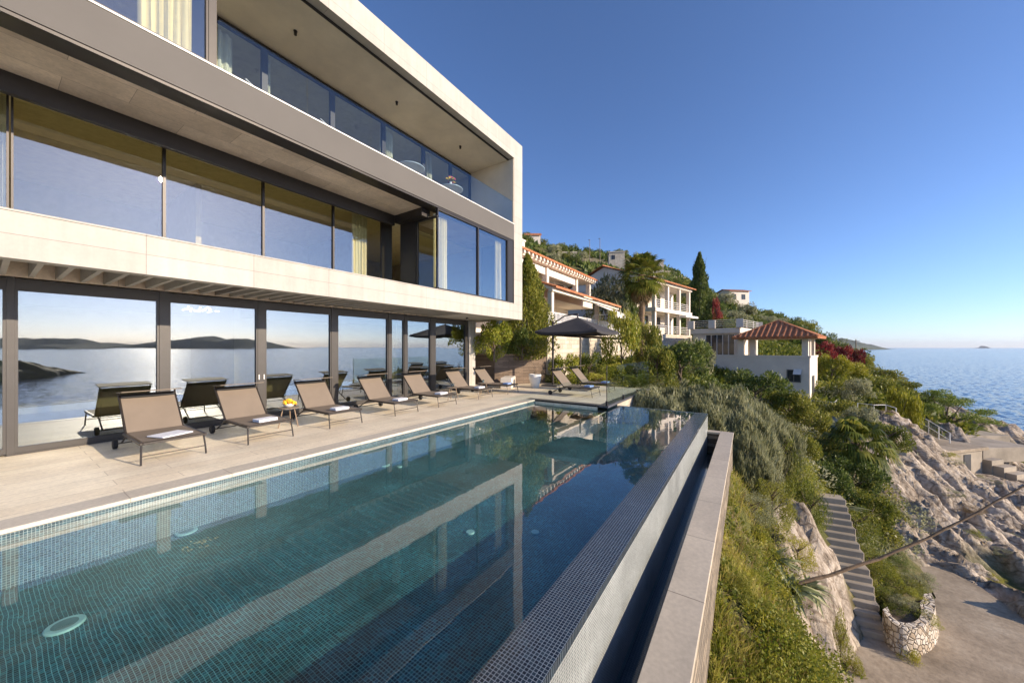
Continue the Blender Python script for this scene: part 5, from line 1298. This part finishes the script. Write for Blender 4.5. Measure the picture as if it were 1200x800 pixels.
for px, t, w_, top, mt, lab in ((940, 66, 26, 380, 'leaf_dark', 'dark tree on the crest just right of the pavilion roof tip'), (953, 64, 24, 384, 'leaf_mid', 'green tree on the crest, second right of the pavilion roof tip'), (967, 60, 26, 388, 'leaf_dark', 'dark rounded tree on the crest above the bougainvillea'),
                            (982, 56, 26, 396, 'leaf_mid', 'green tree on the crest above the middle of the bougainvillea'), (928, 72, 24, 374, 'leaf_dark', 'dark tree on the crest above the pavilion roof'), (1012, 50, 26, 414, 'leaf_mid', 'low green tree at the seaward end of the bougainvillea'), (995, 54, 20, 404, 'leaf_dark', 'small dark tree behind the end of the bougainvillea')):
    plant('crown', 'crest_tree', lab, 'tree', px, t, w_, top=top, mat=mt)
for px, t, w_, mt, lab in ((1040, 10.7, 36, 'leaf_mid', 'green mat of plants at the left side inside the rubble planter'), (1056, 10.3, 34, 'leaf_olive', 'grey-green plant in the middle of the rubble planter'), (1073, 10.5, 34, 'leaf_bright', 'light green plant at the right side inside the rubble planter'),
                       (1060, 11.2, 44, 'leaf_mid', 'low green plants at the back of the rubble planter'), (1030, 11.6, 40, 'leaf_yellow', 'yellow-green plants between the steps and the rubble planter'), (1078, 11.4, 36, 'leaf_olive', 'grey plants behind the rubble planter by the platform'), (1045, 12.2, 46, 'leaf_dark', 'dark green mat uphill of the rubble planter')):
    plant('fine', 'planter_plant', lab, 'plant', px, t, w_, h=.42, mat=mt, z=max(PLAT_Z + .45, hz(*at(px, 407, t)[:2]) - .1))
for dx, dy, r_, mt, lab in ((-.3, -.75, .36, 'leaf_mid', 'green plant just inside the left rim of the rubble planter'), (.3, -.7, .36, 'leaf_bright', 'light green plant just inside the right rim of the rubble planter'), (0, -.3, .42, 'leaf_olive', 'grey-green plant in the centre of the rubble planter')):
    o = thing('planter_plant', lab, 'plant', (cc[0] + dx, cc[1] + dy, PLAT_Z + HW - .2)); leafpart('foliage', MESH['fine'][0], M[mt], o, (0, 0, 0), (r_, r_, r_ * .8), dx)
# fan palm
def fan_palm(name, label, px, t, topz, z0, R, nl, dry, mats, droop=1.0):
    x, y = at(px, 407, t)[:2]; o = thing(name, label, 'palm tree', (x, y, z0)); H = topz - z0
    m = MB(); pts = []
    for k in range(13): pts.append((.05 * math.sin(k), .05 * math.cos(k * 1.3), H * k / 12))
    m.tube(pts, [.24 + .03 * ((k % 2)) for k in range(13)], 10); m.build('trunk', M['palmbark'], o)
    def fans(n, emin, emax, len_, mat, nm):
        V = []; F = []
        for k in range(n):
            az = k * 2.39996 + RG.rand() * .3; el = emin + (emax - emin) * ((k + .5) / n)
            d = np.array([math.cos(az) * math.cos(el), math.sin(az) * math.cos(el), math.sin(el)]); L0 = len_ * RG.uniform(.5, .65)
            hub = np.array([0, 0, H]) + d * L0 + np.array([0, 0, -.12 * L0 * (1 - math.sin(el))])
            sd_ = unit(np.cross(d, [0, 0, 1.0])); upv = np.cross(sd_, d)
            i = len(V); V += [list(np.array([0, 0, H]) + sd_ * .02), list(hub + sd_ * .02), list(hub - sd_ * .02), list(np.array([0, 0, H]) - sd_ * .02)]; F.append((i, i + 1, i + 2, i + 3))
            ns = 22
            for j in range(ns):
                a_ = -1.9 + 3.8 * j / (ns - 1); q = d * math.cos(a_) + sd_ * math.sin(a_); L1 = len_ * .55 * (.75 + .25 * math.cos(a_))
                mid = hub + q * L1 * .55 + upv * .04; tip = hub + q * L1 + np.array([0, 0, -L1 * .38 * droop * RG.uniform(.6, 1.3)])
                pr = unit(np.cross(q, upv)) * L1 * .055
                i = len(V); V += [list(hub), list(mid + pr), list(tip), list(mid - pr)]; F.append((i, i + 1, i + 2, i + 3))
        return npmesh(nm, V, F, M[mat], o)
    fans(nl, -.85, 1.4, R, mats[0], 'crown')
    if dry: fans(dry, -1.5, -1.1, R * .9, 'leaf_dry', 'dry_fronds')
    return o
fan_palm('fan_palm', 'tall fan palm with dry brown skirt before the gabled house', 752, 31, CH + (HY - 322) / FPX * 31, 1.0, 2.15, 52, 24, ['leaf_mid'])
fan_palm('fan_palm', 'broad low palm with drooping green fans above the stairs', 1003, 16.6, CH + (HY - 520) / FPX * 16.6, -5.2, 1.4, 44, 5, ['leaf_mid'], 1.9)
# cycad: feather fronds
def feather(name, label, x, y, z0, R, n, mat, H=.5):
    o = thing(name, label, 'palm', (x, y, z0)); MB().tube([(0, 0, 0), (0, 0, H)], [.16, .13], 10).build('trunk', M['palmbark'], o); V = []; F = []
    for k in range(n):
        az = k * 2.39996; el = .15 + 1.15 * ((k + .5) / n); P = []
        for s in range(13):
            u = s / 12; P.append(np.array([math.cos(az) * R * u * math.cos(el * (1 - .5 * u)), math.sin(az) * R * u * math.cos(el * (1 - .5 * u)), H + R * u * math.sin(el) * (1 - .55 * u)]))
        for s in range(1, 12):
            tn = unit(P[s + 1 if s < 12 else s] - P[s - 1]); sd_ = unit(np.cross(tn, [0, 0, 1.0])); Lf = R * .24 * math.sin(math.pi * (.12 + .85 * s / 12))
            for sg in (-1, 1):
                for hh in (0, .5):
                    b = P[s] * (1 - hh) + P[s + 1] * hh; tip = b + sd_ * sg * Lf + tn * Lf * .6 + np.array([0, 0, .03]); w2 = tn * .022
                    i = len(V); V += [list(b - w2), list((b + tip) / 2 - w2), list(tip), list((b + tip) / 2 + w2)]; F.append((i, i + 1, i + 2, i + 3))
    npmesh('fronds', V, F, M[mat], o); return o
x, y = at(749, 407, 16.8)[:2]; feather('cycad', 'cycad with arching feather fronds at the end of the terrace wall', x, y, -.9, 1.35, 34, 'leaf_mid', .8)
# pine
def pine(px, t, z0):
    x, y = at(px, 407, t)[:2]; o = thing('stone_pine', 'wind-swept pine with flat layered branches on the shore below the path', 'tree', (x, y, z0)); m = MB()
    R_ = np.array(Rv + (0,)); lobes = []; specs = []
    def P(ppx, ppy, dt=0): q = at(ppx, ppy, t + dt); return (q[0] - x, q[1] - y, q[2] - z0)
    for (ppx, ppy, w_, h_, dt) in ((1092, 460, 30, 9, 1), (1112, 472, 38, 9, 0), (1090, 478, 34, 10, -1), (1130, 470, 34, 7, 1), (1150, 482, 34, 6, 0), (1128, 488, 40, 7, -1), (1160, 494, 24, 5, 1), (1105, 492, 34, 8, 1.5), (1140, 502, 30, 5, -.5), (1105, 464, 26, 7, 2), (1075, 470, 24, 8, 2), (1150, 507, 22, 4, 0)):
        q = P(ppx, ppy, dt); specs.append(q)
        for s in range(5):
            lobes.append(((q[0] + R_[0] * RG.uniform(-.35, .35) * w_ * t / FPX, q[1] + R_[1] * RG.uniform(-.35, .35) * w_ * t / FPX + RG.uniform(-.6, .6), q[2] + RG.uniform(-.12, .12)), (w_ * t / FPX * .24, w_ * t / FPX * .24, h_ * t / FPX * .55)))
    b0 = P(1098, 512); m.tube([(b0[0], b0[1], b0[2] - 1.5), (b0[0] * .6, b0[1] * .6, b0[2] + 1.0), (0, 0, b0[2] + 1.6)], [.26, .2, .15], 8)
    for q in specs: m.tube([(b0[0] * .6, b0[1] * .6, b0[2] + .8), (q[0] * .5 + b0[0] * .3, q[1] * .5 + b0[1] * .3, (q[2] + b0[2] + .8) / 2 - .1), (q[0], q[1], q[2] - .1)], [.12, .08, .03], 6)
    m.build('trunk', M['bark'], o); V, F = cloud(lobes, 16000, .17, .2, .5, .36, .22); npmesh('crown', V, F, M['pine'], o)
pine(1118, 30, -3)
# agaves and the leaning dead flower stalk
def agave(x, y, z0, R, n, label, seed):
    r = random.Random(seed); o = thing('agave', label, 'agave', (x, y, z0)); V = []; F = []
    for k in range(n):
        az = k * 2.39996 + r.random() * .3; el = r.uniform(.25, 1.25); Lf = R * r.uniform(.7, 1.1); i0 = len(V); S_ = 9; dd = r.uniform(.4, 1.1)
        for s in range(S_ + 1):
            u = s / S_; rad = Lf * u * math.cos(el * (1 - u * .4)); zz = Lf * (u * math.sin(el) - dd * u * u * .8); w_ = .085 * R * (1 - u) ** .6 * (.6 + .9 * math.sin(math.pi * min(1, u + .15))) + .003
            c = (rad * math.cos(az), rad * math.sin(az), zz); sx, sy = -math.sin(az), math.cos(az)
            V += [(c[0] - sx * w_, c[1] - sy * w_, c[2] + w_ * .35), (c[0], c[1], c[2] - w_ * .1), (c[0] + sx * w_, c[1] + sy * w_, c[2] + w_ * .35)]
        for s in range(S_): a = i0 + s * 3; F += [(a, a + 3, a + 4, a + 1), (a + 1, a + 4, a + 5, a + 2)]
    npmesh('leaves', V, F, M['agave'], o, True); return o
for px, py, t, R, lab in ((925, 690, 7.6, .8, 'large agave with arching leaves at the base of the dead stalk'), (905, 655, 7.6, .7, 'smaller agave uphill of the large one'), (982, 596, 12.8, .95, 'pointed agave at the head of the stairs'), (948, 706, 8.1, .6, 'small drooping agave on the rock below the stalk')):
    q = at(px, py, t); agave(q[0], q[1], max(q[2] - .1, hz(q[0], q[1]) - .02) if px != 925 else q[2] - .05, R, 26, lab, px)
q0 = Vector(at(935, 684, 7.5)); q1 = Vector(at(1205, 566, 7.2)); pts = []
for k in range(15):
    u = k / 14; p = q0.lerp(q1, u) + Vector((0, 0, -.22 * math.sin(math.pi * u) + .012 * math.sin(k * 2.2))); pts.append(tuple(p - q0))
st_ = thing('dead_agave_stalk', 'long brown dead flower stalk leaning out over the rocks from the agave', 'stalk', tuple(q0))
MB().tube(pts, [.034 - .019 * k / 14 + .004 * (k % 2) for k in range(15)], 8).build('stalk', M['palmbark'], st_)
m = MB()
for k in range(4, 15):
    p = Vector(pts[k]); a = k * 2.4
    m.tube([p, p + Vector((.03 * math.cos(a), .03 * math.sin(a), .035))], [.006, .002], 5)
m.build('twigs', M['palmbark'], st_)
# ground cover: grass and low leaves
def scatter(n, sampler, kind, name, mat, Lr, W, label_kind, lean=.5, zoff=0.0):
    X, Y = sampler(n); Z = height(X, Y); rmk = rock_mask(X, Y); keep = (RG.rand(len(X)) > rmk * 1.15) & ~inpoly(X, Y, PLAT) & ~((X < -.36) & (Y < 11.7)) & ~((X < -3.5) & (Y < 16.2))
    cd = (X - s0.x) * dr.x + (Y - s0.y) * dr.y; cs = (X - s0.x) * -dr.y + (Y - s0.y) * dr.x; keep &= ~((cd > -.3) & (cd < run + .8) & (np.abs(cs) < .62))
    X, Y, Z = X[keep], Y[keep], Z[keep]; n = len(X); Ln = RG.uniform(*Lr, n)
    D = unit(np.stack([RG.normal(size=n) * lean, RG.normal(size=n) * lean, np.ones(n)], 1))
    C = np.stack([X, Y, Z + zoff], 1) + D * Ln[:, None] * .42
    V, F = leafquads(C, D, Ln, W * RG.uniform(.6, 1.4, n)); o = npmesh(name, V, F, M[mat]); o['kind'] = 'stuff'; return o
def samp_fan(t0, t1, px0, px1, clump=0.0, cs=1.0):
    def f(n):
        t = np.exp(RG.uniform(math.log(t0), math.log(t1), n)); u = (RG.uniform(px0, px1, n) - 600) / FPX
        X = (Fv[0] + u * Rv[0]) * t; Y = (Fv[1] + u * Rv[1]) * t
        if clump: k = fbm(X * cs, Y * cs, 3) > clump; X = X[k]; Y = Y[k]
        return X, Y
    return f
scatter(42000, samp_fan(3, 16, 800, 1030, .44, 1.6), 0, 'grass', 'grass', (.10, .30), .010, '', .55)
scatter(26000, samp_fan(3, 16, 800, 1040, .47, 1.3), 0, 'low_leafy_cover', 'leaf_mid', (.04, .09), .05, '', 1.6, .05)
scatter(9000, samp_fan(3, 14, 810, 1000, .5, 2.1), 0, 'dry_grass', 'leaf_dry', (.10, .34), .009, '', .6)
scatter(16000, samp_fan(3, 15, 800, 1040, .53, 1.1), 0, 'yellow_green_cover', 'leaf_yellow', (.04, .08), .045, '', 1.6, .06)
scatter(30000, samp_fan(12, 30, 740, 1090, .40, .8), 0, 'slope_undergrowth', 'leaf_olive', (.15, .4), .07, '', .8)
scatter(60000, samp_fan(24, 75, 700, 1140, .38, .4), 0, 'slope_scrub', 'leaf_mid', (.35, .9), .28, '', .9)
scatter(50000, samp_fan(60, 190, 590, 1010, .40, .12), 0, 'hillside_scrub', 'leaf_dark', (1.0, 2.4), .9, '', .9)
# leafy undergrowth heaped over the slope beside the pool wall: small domes of leaves
def domes(name, n, t0, t1, px0, px1, r0, r1, leaf, per, mat, clump=0):
    Vs = []; Fs = []; b = 0
    X, Y = samp_fan(t0, t1, px0, px1, clump, .8)(n)
    Z = height(X, Y); rmk = rock_mask(X, Y)
    cd = (X - s0.x) * dr.x + (Y - s0.y) * dr.y; cs = (X - s0.x) * -dr.y + (Y - s0.y) * dr.x
    ok = (rmk < .55) & ~inpoly(X, Y, PLAT) & ~((X < .05) & (Y < 11.9)) & ~((X < -3.3) & (Y < 16.4)) & ~((cd > -.3) & (cd < run + .8) & (np.abs(cs) < .75))
    for x, y, z in zip(X[ok], Y[ok], Z[ok]):
        r = RG.uniform(r0, r1); h = r * RG.uniform(.5, 1.0)
        V, F = cloud([((x, y, z + h * .3), (r, r, h))], per, leaf, .5, .35, 0, .5); keep = V[:, 2].reshape(-1, 4).min(1) > z - .1
        F = F[keep]; Vs.append(V); Fs.append(F + b); b += len(V)
    o = npmesh(name, np.concatenate(Vs), np.concatenate(Fs), M[mat]); o['kind'] = 'stuff'; return o
domes('slope_greenery', 170, 3.5, 14, 815, 1000, .15, .55, .05, 520, 'leaf_mid')
domes('slope_light_greenery', 110, 3.5, 14, 815, 1000, .12, .34, .045, 380, 'leaf_bright')
domes('slope_yellow_greenery', 60, 4, 15, 830, 1060, .12, .34, .045, 380, 'leaf_yellow')
domes('slope_shrubbery', 130, 13, 30, 880, 1060, .35, .9, .10, 380, 'leaf_mid')
domes('slope_olive_shrubbery', 110, 13, 32, 860, 1062, .35, .9, .10, 380, 'leaf_olive')
domes('crest_shrubbery', 110, 30, 60, 940, 1062, .7, 1.7, .22, 300, 'leaf_mid')
# tufts growing in the rock joints
def tufts():
    n = 26; P = []
    for k in range(400):
        px = RG.uniform(1035, 1215); t = RG.uniform(12.5, 26); x, y = at(px, 407, t)[:2]; 
        if rock_mask(np.array([x]), np.array([y]))[0] > .6 and not inpoly(np.array([x]), np.array([y]), PLAT)[0]: P.append((x, y))
        if len(P) >= n: break
    for (x, y) in P:
        o = thing('rock_plant', 'small olive and rust coloured tuft growing in the pale rocks', 'plant', (x, y, hz(x, y) - .05), RG.rand() * 6, 'tufts growing in the rocks'); s = RG.uniform(.25, .6)
        leafpart('foliage', MESH['fine'][RG.randint(2)], M[('leaf_olive', 'leaf_dry', 'leaf_bright')[RG.randint(3)]], o, (0, 0, 0), (s, s, s * .5))
tufts()
# ------------------------------------------------------------------ sea air
hm, nt, out = nmat('sea_haze'); pv_ = N(nt, 'ShaderNodeVolumePrincipled'); pv_.inputs['Color'].default_value = (.80, .87, 1, 1)
pv_.inputs['Density'].default_value = .00006; pv_.inputs['Anisotropy'].default_value = .2; L(nt, pv_.outputs[0], out.inputs['Volume'])
hz_ = MB().box(-14500, 14500, -9500, 14500, -320, 130).build('haze', hm); hz_['kind'] = 'stuff'
